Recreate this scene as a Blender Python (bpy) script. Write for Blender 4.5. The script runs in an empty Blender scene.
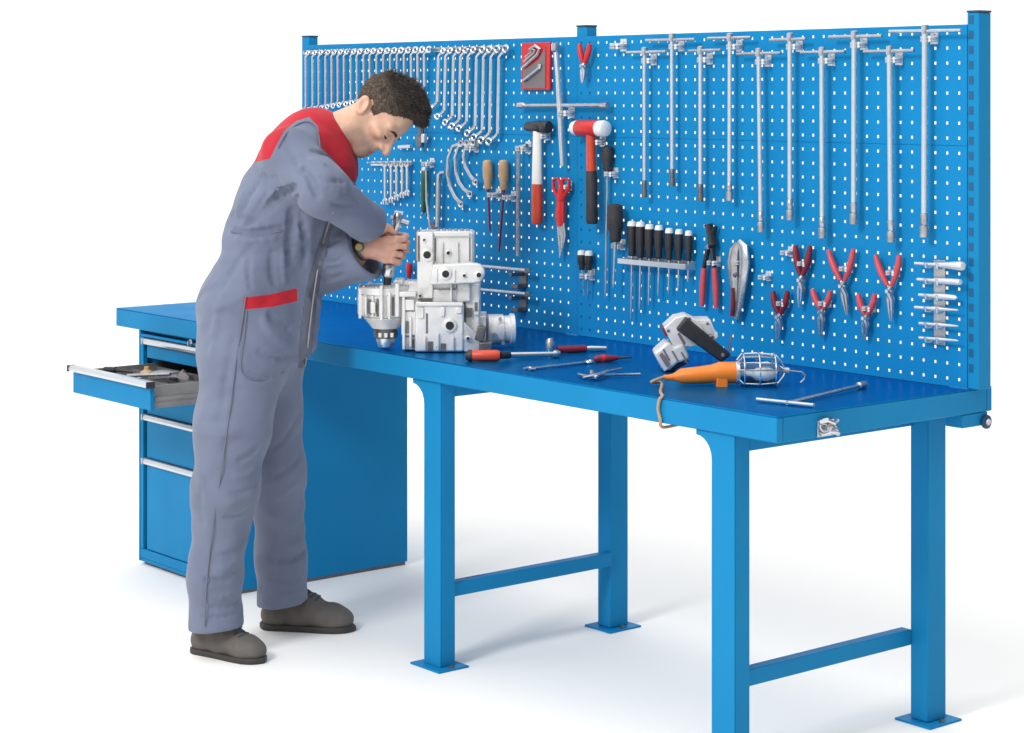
import bpy, math, random
import numpy as np
from mathutils import Vector, Matrix
random.seed(7); rng = np.random.default_rng(7)
scene = bpy.context.scene
COL = scene.collection

# ------------------------------------------------------------------ camera
FPX, CYPX, YAW = 2083.244, 92.1965, 0.8857
CAM = np.array([3.4661, -3.6521, 1.6635])
FW = np.array([-math.sin(YAW), math.cos(YAW), 0.0])      # away from the viewer
RT = np.array([math.cos(YAW), math.sin(YAW), 0.0])       # to the right
UP = np.array([0, 0, 1.0])
def ray(u, v): return FW + RT * (u - 512) / FPX - UP * (v - CYPX) / FPX
def PX(u, v, Z): return CAM + ray(u, v) * Z
def on(u, v, ax, val):
    d = ray(u, v); return CAM + d * ((val - CAM[ax]) / d[ax])
YP = 0.729                                               # face of the perforated board
FZ = -0.012                                              # floor level
ZT = 0.885                                               # bench top
def peg(u, v, off=0.0):
    p = on(u, v, 1, YP - off); return np.array([p[0], p[2]])

# ------------------------------------------------------------------ materials
def new_mat(name):
    m = bpy.data.materials.new(name); m.use_nodes = True
    nt = m.node_tree
    return m, nt, nt.nodes['Principled BSDF']
def mat(name, col, rough=0.5, metal=0.0, var=0.06, scale=8.0, bump=0.0, bscale=200.0, rvar=0.08, spec=0.5, sheen=0.0, coat=0.0, dirt=None):
    m, nt, b = new_mat(name)
    tc = nt.nodes.new('ShaderNodeTexCoord')
    n = nt.nodes.new('ShaderNodeTexNoise'); n.inputs['Scale'].default_value = scale; n.inputs['Detail'].default_value = 5
    nt.links.new(tc.outputs['Object'], n.inputs['Vector'])
    mr = nt.nodes.new('ShaderNodeMapRange'); mr.inputs['From Min'].default_value = .3; mr.inputs['From Max'].default_value = .7
    mr.inputs['To Min'].default_value = 1 - var; mr.inputs['To Max'].default_value = 1 + var
    nt.links.new(n.outputs['Fac'], mr.inputs['Value'])
    mx = nt.nodes.new('ShaderNodeVectorMath'); mx.operation = 'SCALE'; mx.inputs[0].default_value = col
    nt.links.new(mr.outputs['Result'], mx.inputs['Scale'])
    last = mx.outputs['Vector']
    if dirt:
        n3 = nt.nodes.new('ShaderNodeTexNoise'); n3.inputs['Scale'].default_value = dirt[1]; n3.inputs['Detail'].default_value = 7
        nt.links.new(tc.outputs['Object'], n3.inputs['Vector'])
        m3 = nt.nodes.new('ShaderNodeMapRange'); m3.inputs['From Min'].default_value = .55; m3.inputs['From Max'].default_value = .72
        m3.inputs['To Max'].default_value = dirt[2]
        nt.links.new(n3.outputs['Fac'], m3.inputs['Value'])
        mm = nt.nodes.new('ShaderNodeMix'); mm.data_type = 'RGBA'
        nt.links.new(m3.outputs['Result'], mm.inputs['Factor'])
        nt.links.new(last, mm.inputs[6]); mm.inputs[7].default_value = (*dirt[0], 1)
        last = mm.outputs[2]
    nt.links.new(last, b.inputs['Base Color'])
    r2 = nt.nodes.new('ShaderNodeMapRange'); r2.inputs['From Min'].default_value = .3; r2.inputs['From Max'].default_value = .7
    r2.inputs['To Min'].default_value = max(.03, rough - rvar); r2.inputs['To Max'].default_value = min(1, rough + rvar)
    n2 = nt.nodes.new('ShaderNodeTexNoise'); n2.inputs['Scale'].default_value = scale * 2.7; n2.inputs['Detail'].default_value = 4
    nt.links.new(tc.outputs['Object'], n2.inputs['Vector']); nt.links.new(n2.outputs['Fac'], r2.inputs['Value'])
    nt.links.new(r2.outputs['Result'], b.inputs['Roughness'])
    b.inputs['Metallic'].default_value = metal
    b.inputs['Specular IOR Level'].default_value = spec
    if sheen: b.inputs['Sheen Weight'].default_value = sheen
    if coat: b.inputs['Coat Weight'].default_value = coat; b.inputs['Coat Roughness'].default_value = .15
    if bump:
        n4 = nt.nodes.new('ShaderNodeTexNoise'); n4.inputs['Scale'].default_value = bscale; n4.inputs['Detail'].default_value = 3
        nt.links.new(tc.outputs['Object'], n4.inputs['Vector'])
        bp = nt.nodes.new('ShaderNodeBump'); bp.inputs['Strength'].default_value = bump; bp.inputs['Distance'].default_value = .002
        nt.links.new(n4.outputs['Fac'], bp.inputs['Height']); nt.links.new(bp.outputs['Normal'], b.inputs['Normal'])
    return m
def cloth_mat(name, col, rough, **k):
    m = mat(name, col, rough, **k); nt = m.node_tree; b = nt.nodes['Principled BSDF']
    tc = nt.nodes.new('ShaderNodeTexCoord')
    w = nt.nodes.new('ShaderNodeTexNoise'); w.noise_type = 'RIDGED_MULTIFRACTAL'; w.inputs['Scale'].default_value = 7; w.inputs['Detail'].default_value = 2.5
    w.inputs['Distortion'].default_value = .6; w.inputs['Roughness'].default_value = .45
    mp = nt.nodes.new('ShaderNodeMapping'); mp.inputs['Scale'].default_value = (1, 1, 1.35); mp.inputs['Rotation'].default_value = (.3, .2, .6)
    nt.links.new(tc.outputs['Object'], mp.inputs['Vector']); nt.links.new(mp.outputs['Vector'], w.inputs['Vector'])
    old = b.inputs['Normal'].links[0].from_node
    bp = nt.nodes.new('ShaderNodeBump'); bp.inputs['Strength'].default_value = .7; bp.inputs['Distance'].default_value = .035
    nt.links.new(w.outputs['Fac'], bp.inputs['Height']); nt.links.new(bp.outputs['Normal'], old.inputs['Normal'])
    return m
M = {}
M['blue'] = mat('blue powder coat', (0.009, 0.212, 0.455), .45, var=.05, scale=3, bump=.12, bscale=420, spec=.08)
M['board_blue'] = mat('board powder coat', (0.007, 0.215, 0.48), .5, var=.05, scale=2.5, bump=.1, bscale=420, spec=.08)
M['top_blue'] = mat('blue bench top coating', (0.001, 0.18, 0.46), .33, metal=.75, var=.04, scale=2, bump=.04, bscale=300, rvar=.03, spec=.3)
M['top_blue'].node_tree.nodes['Principled BSDF'].inputs['Specular Tint'].default_value = (.0, .66, 1, 1)
M['dark_blue'] = mat('dark blue cap', (0.004, 0.045, 0.11), .5)
M['chrome'] = mat('polished steel', (0.56, 0.59, 0.63), .22, metal=.95, var=.12, scale=30, rvar=.08)
M['steel'] = mat('satin steel', (0.47, 0.49, 0.52), .34, metal=.88, var=.12, scale=35, rvar=.12)
M['joint_steel'] = mat('worn joint steel', (0.42, 0.425, 0.44), .34, metal=.85, var=.2, scale=45)
M['dark_steel'] = mat('dark steel', (0.16, 0.16, 0.17), .4, metal=.7, var=.2, scale=30)
M['alu'] = mat('brushed aluminium', (0.63, 0.67, 0.71), .30, metal=.7, var=.03, scale=12, rvar=.03)
M['pale_metal'] = mat('pale metal fitting', (0.72, 0.74, 0.76), .35, metal=.5, var=.05, scale=20, rvar=.05)
M['black'] = mat('black plastic', (0.022, 0.022, 0.026), .45, var=.15, scale=25)
M['black_rubber'] = mat('black rubber grip', (0.03, 0.029, 0.032), .6, var=.2, scale=40, bump=.3, bscale=300)
M['red'] = mat('red plastic', (0.56, 0.018, 0.02), .38, var=.1, scale=25)
M['orange_red'] = mat('orange red paint', (0.62, 0.06, 0.022), .4, var=.08, scale=20)
M['pink_red'] = mat('faded red grip', (0.60, 0.07, 0.085), .42, var=.1, scale=25)
M['dark_red'] = mat('dark red grip', (0.20, 0.012, 0.03), .4, var=.15, scale=25)
M['white_plastic'] = mat('white plastic', (0.76, 0.76, 0.75), .4, var=.05, scale=20)
M['pale_grey'] = mat('pale grey tool housing', (0.70, 0.70, 0.70), .38, metal=.15, var=.12, scale=16, bump=.2, bscale=150)
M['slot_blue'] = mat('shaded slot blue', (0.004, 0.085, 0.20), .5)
M['ivory'] = mat('ivory painted handle', (0.83, 0.80, 0.74), .45, var=.04, scale=20)
M['wood'] = mat('pale wood', (0.52, 0.33, 0.17), .55, var=.2, scale=30, bump=.2, bscale=90)
M['green'] = mat('green handle', (0.012, 0.085, 0.045), .4, var=.15)
M['orange'] = mat('orange plastic', (0.80, 0.20, 0.012), .4, var=.05, scale=18)
M['cord'] = mat('tan cord', (0.42, 0.27, 0.17), .6, var=.1, scale=50)
M['grey_card'] = mat('grey card', (0.17, 0.15, 0.155), .6, var=.08)
M['cast_alu'] = mat('pale cast aluminium', (0.73, 0.73, 0.725), .4, metal=.3, var=.09, scale=14, bump=.5, bscale=140, dirt=((.30, .29, .285), 12, .55))
M['alu_dark'] = mat('dark metal and cavity shade', (0.14, 0.14, 0.14), .45, metal=.4, var=.3, scale=40)  # dark metal; on the gearbox it also paints shade into gaps
M['hole'] = mat('dark bore', (0.012, 0.012, 0.012), .6)
M['tray'] = mat('grey steel tray', (0.30, 0.29, 0.28), .42, metal=.5, var=.12, scale=14)
M['cloth'] = cloth_mat('grey blue work cloth', (0.150, 0.175, 0.252), .85, var=.09, scale=7, bump=.45, bscale=260, spec=.2, sheen=.15)
M['cloth_dark'] = mat('darker placket cloth', (0.125, 0.138, 0.185), .85, var=.15, scale=12, bump=.4, bscale=260, spec=.2)
M['cloth_red'] = cloth_mat('red work cloth', (0.47, 0.016, 0.03), .8, var=.08, scale=9, bump=.4, bscale=260, spec=.2, sheen=.1)
M['seam'] = mat('seam thread', (0.14, 0.15, 0.215), .85)
M['shoe'] = mat('taupe suede', (0.128, 0.116, 0.106), .75, var=.14, scale=20, bump=.4, bscale=220, spec=.25)
M['sole'] = mat('grey rubber sole', (0.042, 0.039, 0.036), .65, var=.15, scale=30)
M['lace'] = mat('slate laces', (0.045, 0.06, 0.065), .8)
M['hair'] = None
M['eye'] = mat('eye', (0.05, 0.035, 0.03), .2)
M['brow'] = mat('brow hair', (0.035, 0.022, 0.016), .8)
def skin_mat():
    m, nt, b = new_mat('skin')
    at = nt.nodes.new('ShaderNodeAttribute'); at.attribute_name = 'tone'
    tc = nt.nodes.new('ShaderNodeTexCoord')
    n = nt.nodes.new('ShaderNodeTexNoise'); n.inputs['Scale'].default_value = 38; n.inputs['Detail'].default_value = 5
    nt.links.new(tc.outputs['Object'], n.inputs['Vector'])
    mr = nt.nodes.new('ShaderNodeMapRange'); mr.inputs['From Min'].default_value = .3; mr.inputs['From Max'].default_value = .7
    mr.inputs['To Min'].default_value = .86; mr.inputs['To Max'].default_value = 1.12
    nt.links.new(n.outputs['Fac'], mr.inputs['Value'])
    mx = nt.nodes.new('ShaderNodeVectorMath'); mx.operation = 'SCALE'
    nt.links.new(at.outputs['Color'], mx.inputs[0]); nt.links.new(mr.outputs['Result'], mx.inputs['Scale'])
    nt.links.new(mx.outputs['Vector'], b.inputs['Base Color'])
    b.inputs['Roughness'].default_value = .5
    b.inputs['Subsurface Weight'].default_value = .12; b.inputs['Subsurface Scale'].default_value = .012
    b.inputs['Subsurface Radius'].default_value = (1, .35, .2)
    return m
M['skin'] = skin_mat()
def hair_mat():
    m, nt, b = new_mat('short brown hair')
    tc = nt.nodes.new('ShaderNodeTexCoord')
    mp = nt.nodes.new('ShaderNodeMapping'); mp.inputs['Scale'].default_value = (260, 260, 60)
    mp.inputs['Rotation'].default_value = (.4, .9, .3)
    nt.links.new(tc.outputs['Object'], mp.inputs['Vector'])
    n = nt.nodes.new('ShaderNodeTexNoise'); n.inputs['Scale'].default_value = 1; n.inputs['Detail'].default_value = 4
    nt.links.new(mp.outputs['Vector'], n.inputs['Vector'])
    at = nt.nodes.new('ShaderNodeAttribute'); at.attribute_name = 'tone'
    mr = nt.nodes.new('ShaderNodeMapRange'); mr.inputs['From Min'].default_value = .3; mr.inputs['From Max'].default_value = .7
    mr.inputs['To Min'].default_value = .75; mr.inputs['To Max'].default_value = 1.25
    nt.links.new(n.outputs['Fac'], mr.inputs['Value'])
    mx = nt.nodes.new('ShaderNodeVectorMath'); mx.operation = 'SCALE'
    nt.links.new(at.outputs['Color'], mx.inputs[0]); nt.links.new(mr.outputs['Result'], mx.inputs['Scale'])
    nt.links.new(mx.outputs['Vector'], b.inputs['Base Color'])
    bp = nt.nodes.new('ShaderNodeBump'); bp.inputs['Strength'].default_value = .8; bp.inputs['Distance'].default_value = .004
    nt.links.new(n.outputs['Fac'], bp.inputs['Height']); nt.links.new(bp.outputs['Normal'], b.inputs['Normal'])
    b.inputs['Roughness'].default_value = .55
    return m
M['hair'] = hair_mat()
M['floor'] = mat('white studio floor', (0.925, 0.905, 0.872), .9, var=.006, scale=.7, spec=.1)

# ------------------------------------------------------------------ objects
def tag(o, label=None, cat=None, group=None, kind=None):
    if label: o['label'] = label
    if cat: o['category'] = cat
    if group: o['group'] = group
    if kind: o['kind'] = kind
    return o
def thing(name, label, cat, loc=(0, 0, 0), rz=0.0, group=None):
    o = bpy.data.objects.new(name, None); COL.objects.link(o)
    o.empty_display_size = .05
    o.location = [float(c) for c in loc]; o.rotation_euler = (0, 0, rz)
    return tag(o, label, cat, group)

class MB:
    """collects shapes and links them as ONE mesh object"""
    def __init__(s): s.v = []; s.f = []; s.mi = []; s.cur = 0
    def add(s, vs, fs):
        n = len(s.v); s.v += [tuple(map(float, p)) for p in vs]
        s.f += [tuple(n + i for i in f) for f in fs]; s.mi += [s.cur] * len(fs)
        return s
    def box(s, lo, hi, rot=None, piv=None):
        x0, y0, z0 = lo; x1, y1, z1 = hi
        vs = [(x0, y0, z0), (x1, y0, z0), (x1, y1, z0), (x0, y1, z0), (x0, y0, z1), (x1, y0, z1), (x1, y1, z1), (x0, y1, z1)]
        if rot is not None:
            c = Vector(piv) if piv is not None else Vector(((x0 + x1) / 2, (y0 + y1) / 2, (z0 + z1) / 2))
            vs = [tuple(c + rot @ (Vector(p) - c)) for p in vs]
        return s.add(vs, [(0, 3, 2, 1), (4, 5, 6, 7), (0, 1, 5, 4), (1, 2, 6, 5), (2, 3, 7, 6), (3, 0, 4, 7)])
    def tube(s, pts, r, n=10, flat=1.0, cap=True, ref=None):
        """tube along points; r scalar or list; flat squashes across ref"""
        P = [Vector(p) for p in pts]; m = len(P)
        R = r if isinstance(r, (list, tuple)) else [r] * m
        vs = []; fs = []
        ref = Vector(ref) if ref is not None else None
        prev = None
        for i in range(m):
            t = (P[min(i + 1, m - 1)] - P[max(i - 1, 0)]).normalized()
            if prev is None:
                a = ref if ref is not None else (Vector((0, 0, 1)) if abs(t.z) < .9 else Vector((1, 0, 0)))
            else: a = prev
            nx = (a - t * a.dot(t)).normalized(); prev = nx
            ny = t.cross(nx)
            for k in range(n):
                w = 2 * math.pi * k / n
                vs.append(tuple(P[i] + nx * (math.cos(w) * R[i] * flat) + ny * (math.sin(w) * R[i])))
        for i in range(m - 1):
            for k in range(n):
                a = i * n + k; b = i * n + (k + 1) % n
                fs.append((a, b, b + n, a + n))
        if cap:
            fs.append(tuple(range(n - 1, -1, -1))); fs.append(tuple((m - 1) * n + k for k in range(n)))
        return s.add(vs, fs)
    def cyl(s, a, b, r, r2=None, n=16): return s.tube([a, b], [r, r if r2 is None else r2], n)
    def lathe(s, prof, o=(0, 0, 0), ax=(0, 0, 1), n=20):
        """prof = [(height, radius)...]"""
        o = Vector(o); ax = Vector(ax).normalized()
        return s.tube2([o + ax * h for h, r in prof], [r for h, r in prof], ax, n)
    def tube2(s, P, R, ax, n):
        a = Vector((0, 0, 1)) if abs(ax.z) < .9 else Vector((1, 0, 0))
        nx = (a - ax * a.dot(ax)).normalized(); ny = ax.cross(nx); vs = []; fs = []
        for p, r in zip(P, R):
            for k in range(n):
                w = 2 * math.pi * k / n
                vs.append(tuple(p + nx * (math.cos(w) * r) + ny * (math.sin(w) * r)))
        for i in range(len(P) - 1):
            for k in range(n):
                x = i * n + k; y = i * n + (k + 1) % n
                fs.append((x, y, y + n, x + n))
        fs.append(tuple(range(n - 1, -1, -1))); fs.append(tuple((len(P) - 1) * n + k for k in range(n)))
        return s.add(vs, fs)
    def ring(s, c, ax, R, r, n=20, m=8, flat=1.0):
        c = Vector(c); ax = Vector(ax).normalized()
        a = Vector((0, 0, 1)) if abs(ax.z) < .9 else Vector((1, 0, 0))
        nx = (a - ax * a.dot(ax)).normalized(); ny = ax.cross(nx); vs = []; fs = []
        for i in range(n):
            w = 2 * math.pi * i / n; d = nx * math.cos(w) + ny * math.sin(w)
            for k in range(m):
                q = 2 * math.pi * k / m
                vs.append(tuple(c + d * (R + r * math.cos(q)) + ax * (r * flat * math.sin(q))))
        for i in range(n):
            for k in range(m):
                fs.append((i * m + k, ((i + 1) % n) * m + k, ((i + 1) % n) * m + (k + 1) % m, i * m + (k + 1) % m))
        return s.add(vs, fs)
    def prism(s, pts, y0, y1):
        """outline in x,z extruded from y0 to y1"""
        n = len(pts)
        vs = [(p[0], y0, p[1]) for p in pts] + [(p[0], y1, p[1]) for p in pts]
        fs = [tuple(range(n)), tuple(range(2 * n - 1, n - 1, -1))]
        fs += [(i, i + n, (i + 1) % n + n, (i + 1) % n) for i in range(n)]
        return s.add(vs, fs)
    def ball(s, c, r, n=12, m=8):
        rx, ry, rz = (r, r, r) if not isinstance(r, (tuple, list)) else r
        vs = [(c[0], c[1], c[2] + rz)]; fs = []
        for i in range(1, m):
            t = math.pi * i / m
            for k in range(n):
                w = 2 * math.pi * k / n
                vs.append((c[0] + rx * math.sin(t) * math.cos(w), c[1] + ry * math.sin(t) * math.sin(w), c[2] + rz * math.cos(t)))
        vs.append((c[0], c[1], c[2] - rz)); L = len(vs) - 1
        for k in range(n):
            fs.append((0, 1 + k, 1 + (k + 1) % n)); fs.append((L, 1 + (m - 2) * n + (k + 1) % n, 1 + (m - 2) * n + k))
        for i in range(m - 2):
            for k in range(n):
                a = 1 + i * n + k; b = 1 + i * n + (k + 1) % n
                fs.append((a, a + n, b + n, b))
        return s.add(vs, fs)
    def build(s, name, m, parent=None, bevel=0.0, angle=40, origin=None, segs=2):
        me = bpy.data.meshes.new(name)
        vs = s.v
        if origin is not None: vs = [(a - origin[0], b - origin[1], c - origin[2]) for a, b, c in vs]
        me.from_pydata(vs, [], s.f)
        ms = m if isinstance(m, (list, tuple)) else [m]
        for q in ms: me.materials.append(q)
        me.polygons.foreach_set('material_index', s.mi)
        import bmesh
        bm = bmesh.new(); bm.from_mesh(me); bmesh.ops.recalc_face_normals(bm, faces=bm.faces); bm.to_mesh(me); bm.free()
        me.polygons.foreach_set('use_smooth', [True] * len(me.polygons))
        me.set_sharp_from_angle(angle=math.radians(angle))
        o = bpy.data.objects.new(name, me); COL.objects.link(o)
        if bevel:
            bv = o.modifiers.new('bevel', 'BEVEL'); bv.width = bevel; bv.segments = segs; bv.limit_method = 'ANGLE'; bv.angle_limit = math.radians(35)
            bv.harden_normals = False
        if parent is not None: o.parent = parent
        if origin is not None and parent is None: o.location = [float(c) for c in origin]
        return o
def RX(a): return Matrix.Rotation(a, 3, 'X')
def RY(a): return Matrix.Rotation(a, 3, 'Y')
def RZ(a): return Matrix.Rotation(a, 3, 'Z')
W_BACK, W_LEFT, W_RIGHT, W_TOP = 1.35, .7, .08, 1.9
EXPO = -0.08
LAMPS = [('key_softbox', -3.4, 1.8, 4.6, (-1.5, .4, .6), (1.3, 1.3), 230)]
# ------------------------------------------------------------------ setting
fl = MB().add([(-40, -40, FZ), (40, -40, FZ), (40, 40, FZ), (-40, 40, FZ)], [(0, 1, 2, 3)]).build('floor', M['floor'])
tag(fl, kind='structure')

# ------------------------------------------------------------------ workbench
TX0, TX1, TY1, TT = -3.263, 0.0, 0.8213, 0.0644
wb = thing('workbench', 'long blue steel workbench with a thick top carrying the gearbox and loose tools', 'workbench', (-1.6, .4, 0))
O = (-1.6, .4, 0)
top = MB().box((TX0, 0, ZT - .0028), (TX1, TY1, ZT))
# folded steel apron round the underside
sk = MB()
sk.box((TX0, 0, ZT - TT), (TX1, .022, ZT - .003)); sk.box((TX0, TY1 - .022, ZT - TT), (TX1, TY1, ZT - .003))
sk.box((TX0, .0225, ZT - TT), (TX0 + .022, TY1 - .0225, ZT - .003)); sk.box((TX1 - .022, .0225, ZT - TT), (TX1, TY1 - .0225, ZT - .003))
sk.box((TX0 + .023, .023, ZT - .05), (TX1 - .023, TY1 - .023, ZT - .0032))
tt = top.build('tabletop', M['top_blue'], wb, bevel=.001, origin=O)
tag(tt, 'deep glossy blue table surface')
sk.build('apron', M['blue'], wb, bevel=.003, origin=O)
ZU = ZT - TT - .0005
def leg(x1, y0, front, w, d):
    b = MB(); x0 = x1 - w
    if front:
        # steel upright with a flared gusset at its top left
        n = 6; pts = [(x1, FZ + .006), (x1, ZU), (x0 - .055, ZU)]
        for i in range(n + 1):
            a = math.pi / 2 * i / n
            pts.append((x0 - .055 + .055 * math.sin(a), ZU - .014 - .055 + .055 * math.cos(a)))
        pts.append((x0, FZ + .006))
        b.prism(pts, y0, y0 + .004)
        b.box((x0, y0 + .0042, FZ + .006), (x1, y0 + d, ZU))
    else:
        b.box((x0, y0, FZ + .006), (x1, y0 + d, ZU))
    l = b.build('leg', M['blue'], wb, bevel=.004, origin=O)
    p = MB().box((x0 - .03, y0 - .028, FZ), (x1 + .03, y0 + d + .028, FZ + .006)); p.build('base_plate', M['blue'], l, bevel=.001, origin=O)
    for sx in (x0 - .016, x1 + .016): MB().cyl((sx, y0 + d / 2, FZ + .006), (sx, y0 + d / 2, FZ + .013), .008, n=6).build('bolt', M['dark_steel'], l, origin=O)
for x1, x2 in ((-1.341, -1.36), (-.150, -.105)):
    leg(x1, .008, True, .08, .054); leg(x2, .687, False, .06, .075)
    MB().box((x1 - .045, .0625, .190), (x1 - .01, .6865, .232)).build('stretcher', M['blue'], wb, bevel=.003, origin=O)
    MB().box((x1 - .052, .0625, ZU - .045), (x1 - .004, .6865, ZU)).build('top_rail', M['blue'], wb, bevel=.003, origin=O)

# ------------------------------------------------------------------ perforated tool board
pb = thing('pegboard', 'tall blue perforated steel tool board standing along the back of the workbench', 'tool board', (-1.53, YP, ZT))
PO = (-1.53, YP, ZT)
PITCH, HS = .0397, .0040
def panel(x0, x1, z0, z1, xs, zs):
    """perforated sheet: real square holes through 2 mm steel with a folded rim"""
    vs = []; fs = []
    xe = [x0] + [(a + b) / 2 for a, b in zip(xs, xs[1:])] + [x1]
    ze = [z0] + [(a + b) / 2 for a, b in zip(zs, zs[1:])] + [z1]
    m = MB()
    for i, x in enumerate(xs):
        for k, z in enumerate(zs):
            o_ = [(xe[i], ze[k]), (xe[i + 1], ze[k]), (xe[i + 1], ze[k + 1]), (xe[i], ze[k + 1])]
            c = .0016
            h_ = [(x - HS, z - HS), (x + HS, z - HS), (x + HS, z + HS), (x - HS, z + HS)]
            vv = [(p[0], YP, p[1]) for p in o_] + [(p[0], YP, p[1]) for p in h_] + [(p[0], YP + .002, p[1]) for p in h_] + [(p[0], YP + .002, p[1]) for p in o_]
            ff = []
            for q in range(4):
                r = (q + 1) % 4
                ff += [(q, r, 4 + r, 4 + q), (4 + q, 4 + r, 8 + r, 8 + q), (8 + q, 8 + r, 12 + r, 12 + q)]
            m.add(vv, ff)
    d = .02
    m.box((x0 + .07, YP + .0025, z1 - .002), (x1 - .07, YP + d, z1 - .0002)); m.box((x0 + .07, YP + .0025, z0 + .0002), (x1 - .07, YP + d, z0 + .002))
    return m.build('perforated_panel', M['board_blue'], pb, origin=PO)
xr = sorted([-.036 - PITCH * k for k in range(39)]); xl = sorted([-1.6095 - PITCH * k for k in range(38)])
zl = [.907 + PITCH * k for k in range(16)]; zu = [.907 + PITCH * k for k in range(16, 24)]
ZS, ZTOP, ZB = 1.5225, 1.8416, ZT + .001
for x0, x1, xs in ((-1.5655, -.0095, xr), (-3.128, -1.5665, xl)):
    panel(x0, x1, ZB, ZS - .0005, xs, zl); panel(x0, x1, ZS + .0005, ZTOP, xs, zu)
for x0, x1 in ((-1.523, -.0125), (-3.111, -1.573)):
    MB().box((x0, YP + .0026, ZS - .008), (x1, YP + .006, ZS + .008)).build('joint_strip', M['board_blue'], pb, origin=PO)
def post(x0, x1, ztop, slots, dp):
    y0, y1 = YP + .0028, YP + .0028 + dp
    b = MB().box((x0, y0, ZT + .0005), (x1, y1, ztop))
    p = b.build('upright_post', M['blue'], pb, bevel=.003, origin=PO)
    MB().box((x0 - .001, y0 - .001, ztop), (x1 + .001, y1 + .001, ztop + .006)).build('end_cap', M['dark_blue'], p, bevel=.001, origin=PO)
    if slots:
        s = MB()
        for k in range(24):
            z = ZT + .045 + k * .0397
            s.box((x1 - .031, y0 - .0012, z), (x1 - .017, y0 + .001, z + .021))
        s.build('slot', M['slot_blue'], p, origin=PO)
    return p
post(-.012, .026, 1.872, True, .052); post(-1.572, -1.524, 1.872, False, .045); post(-3.16, -3.112, 1.872, False, .042)
# bracket that clamps the end post under the bench top
bk = MB().box((-.06, TY1 - .12, ZT - TT - .036), (-.002, TY1 - .015, ZT - TT - .0006))
bkt = bk.build('clamp_bracket', M['blue'], wb, bevel=.003, origin=O)
kn = MB().lathe([(0, .010), (.003, .0185), (.010, .0185), (.013, .012)], (-.0018, TY1 - .03, ZT - TT - .026), (1, 0, 0), 18)
kn.build('clamp_knob', M['dark_blue'], bkt, origin=O)
MB().lathe([(0, .009), (.004, .007)], (.0115, TY1 - .03, ZT - TT - .026), (1, 0, 0), 12).build('bolt', M['steel'], bkt, origin=O)

# ------------------------------------------------------------------ drawer cabinet
CX0, CX1, CY0, CY1 = -3.108, -2.488, .006, .735
cb = thing('drawer_cabinet', 'blue steel drawer cabinet under the left end of the workbench, one drawer pulled out', 'cabinet', (-2.78, .37, 0))
OC = (-2.78, .37, 0); ZC = ZU - .001
b = MB()
b.box((CX1 - .012, CY0, FZ + .012), (CX1, CY1, ZC)); b.box((CX0, CY0, FZ + .012), (CX0 + .012, CY1, ZC))
b.box((CX0 + .0125, CY1 - .012, FZ + .012), (CX1 - .0125, CY1, ZC)); b.box((CX0 + .0125, CY0 + .03, ZC - .012), (CX1 - .0125, CY1 - .0125, ZC))
b.box((CX0 + .0125, CY0 + .002, FZ + .012), (CX1 - .0125, CY1 - .0125, FZ + .024))
b.box((CX0 + .0125, CY0 + .001, FZ + .0245), (CX1 - .0125, CY0 + .02, .045))
b.box((CX0 + .0125, CY0 + .001, ZC - .022), (CX1 - .0125, CY0 + .02, ZC - .0125))
b.box((CX0 + .0125, CY0 + .001, .0455), (CX0 + .03, CY0 + .02, ZC - .0225)); b.box((CX1 - .03, CY0 + .001, .0455), (CX1 - .0125, CY0 + .02, ZC - .0225))
b.build('body', M['blue'], cb, bevel=.002, origin=OC)
MB().box((CX0 + .006, CY0 + .02, FZ), (CX1 - .006, CY1 - .006, FZ + .0119)).build('plinth', M['dark_steel'], cb, origin=OC)
DX0, DX1 = CX0 + .052, CX1 - .033
def drawer(z0, z1, s=0.0):
    y = CY0 + .004 - s
    d = MB().box((DX0, y, z0), (DX1, y + .016, z1 - .012)).build('drawer', M['blue'], cb, bevel=.002, origin=OC)
    h = MB()
    pr = [(y - .014, z1 - .021), (y - .018, z1 - .012), (y - .012, z1 - .002), (y + .012, z1 - .0015), (y + .012, z1 - .0115), (y - .0005, z1 - .0118), (y - .0005, z1 - .021)]
    n = len(pr)
    h.add([(DX0 - .004, a, c) for a, c in pr] + [(DX1 + .004, a, c) for a, c in pr], [tuple(range(n)), tuple(range(2 * n - 1, n - 1, -1))] + [(i, i + n, (i + 1) % n + n, (i + 1) % n) for i in range(n)])
    h.build('handle', M['alu'], d, bevel=.0008, origin=OC)
    for xa, xb in ((DX0 - .009, DX0 - .0045), (DX1 + .0045, DX1 + .009)): MB().box((xa, y - .019, z1 - .022), (xb, y + .012, z1 - .001)).build('handle_end', M['black'] if s else M['alu'], d, origin=OC)
    if s:
        t = MB(); yb = CY0 + .5
        a0, a1 = DX0 + .012, DX1 - .012; zt = z1 - .018
        t.box((a0, y + .017, z0 + .004), (a1, yb, z0 + .008))
        t.box((a0, y + .017, z0 + .0085), (a0 + .004, yb, zt)); t.box((a1 - .004, y + .017, z0 + .0085), (a1, yb, zt))
        t.box((a0 - .004, y + .02, z0 + .03), (a0 - .0005, yb, z0 + .042)); t.box((a1 + .0005, y + .02, z0 + .028), (a1 + .006, yb, z0 + .04))
        t.box((a0 + .0045, yb - .004, z0 + .0085), (a1 - .0045, yb, zt))
        t.build('tray', M['tray'], d, bevel=.001, origin=OC)
        t = MB()
        for k in (1, 2, 3):
            yy = y + .017 + k * .1
            t.box((a0 + .005, yy, z0 + .009), (a1 - .005, yy + .003, zt - .012))
        for k in (1, 2, 3):
            xx = a0 + k * (a1 - a0) / 4
            t.box((xx, y + .018, z0 + .009), (xx + .003, yb - .005, zt - .016))
        t.build('divider', M['tray'], d, origin=OC)
    return d
drawer(.725, ZC - .024); drawer(.628, .7235, .288); drawer(.528, .6265); drawer(.373, .5265); drawer(.048, .3715)
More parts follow.
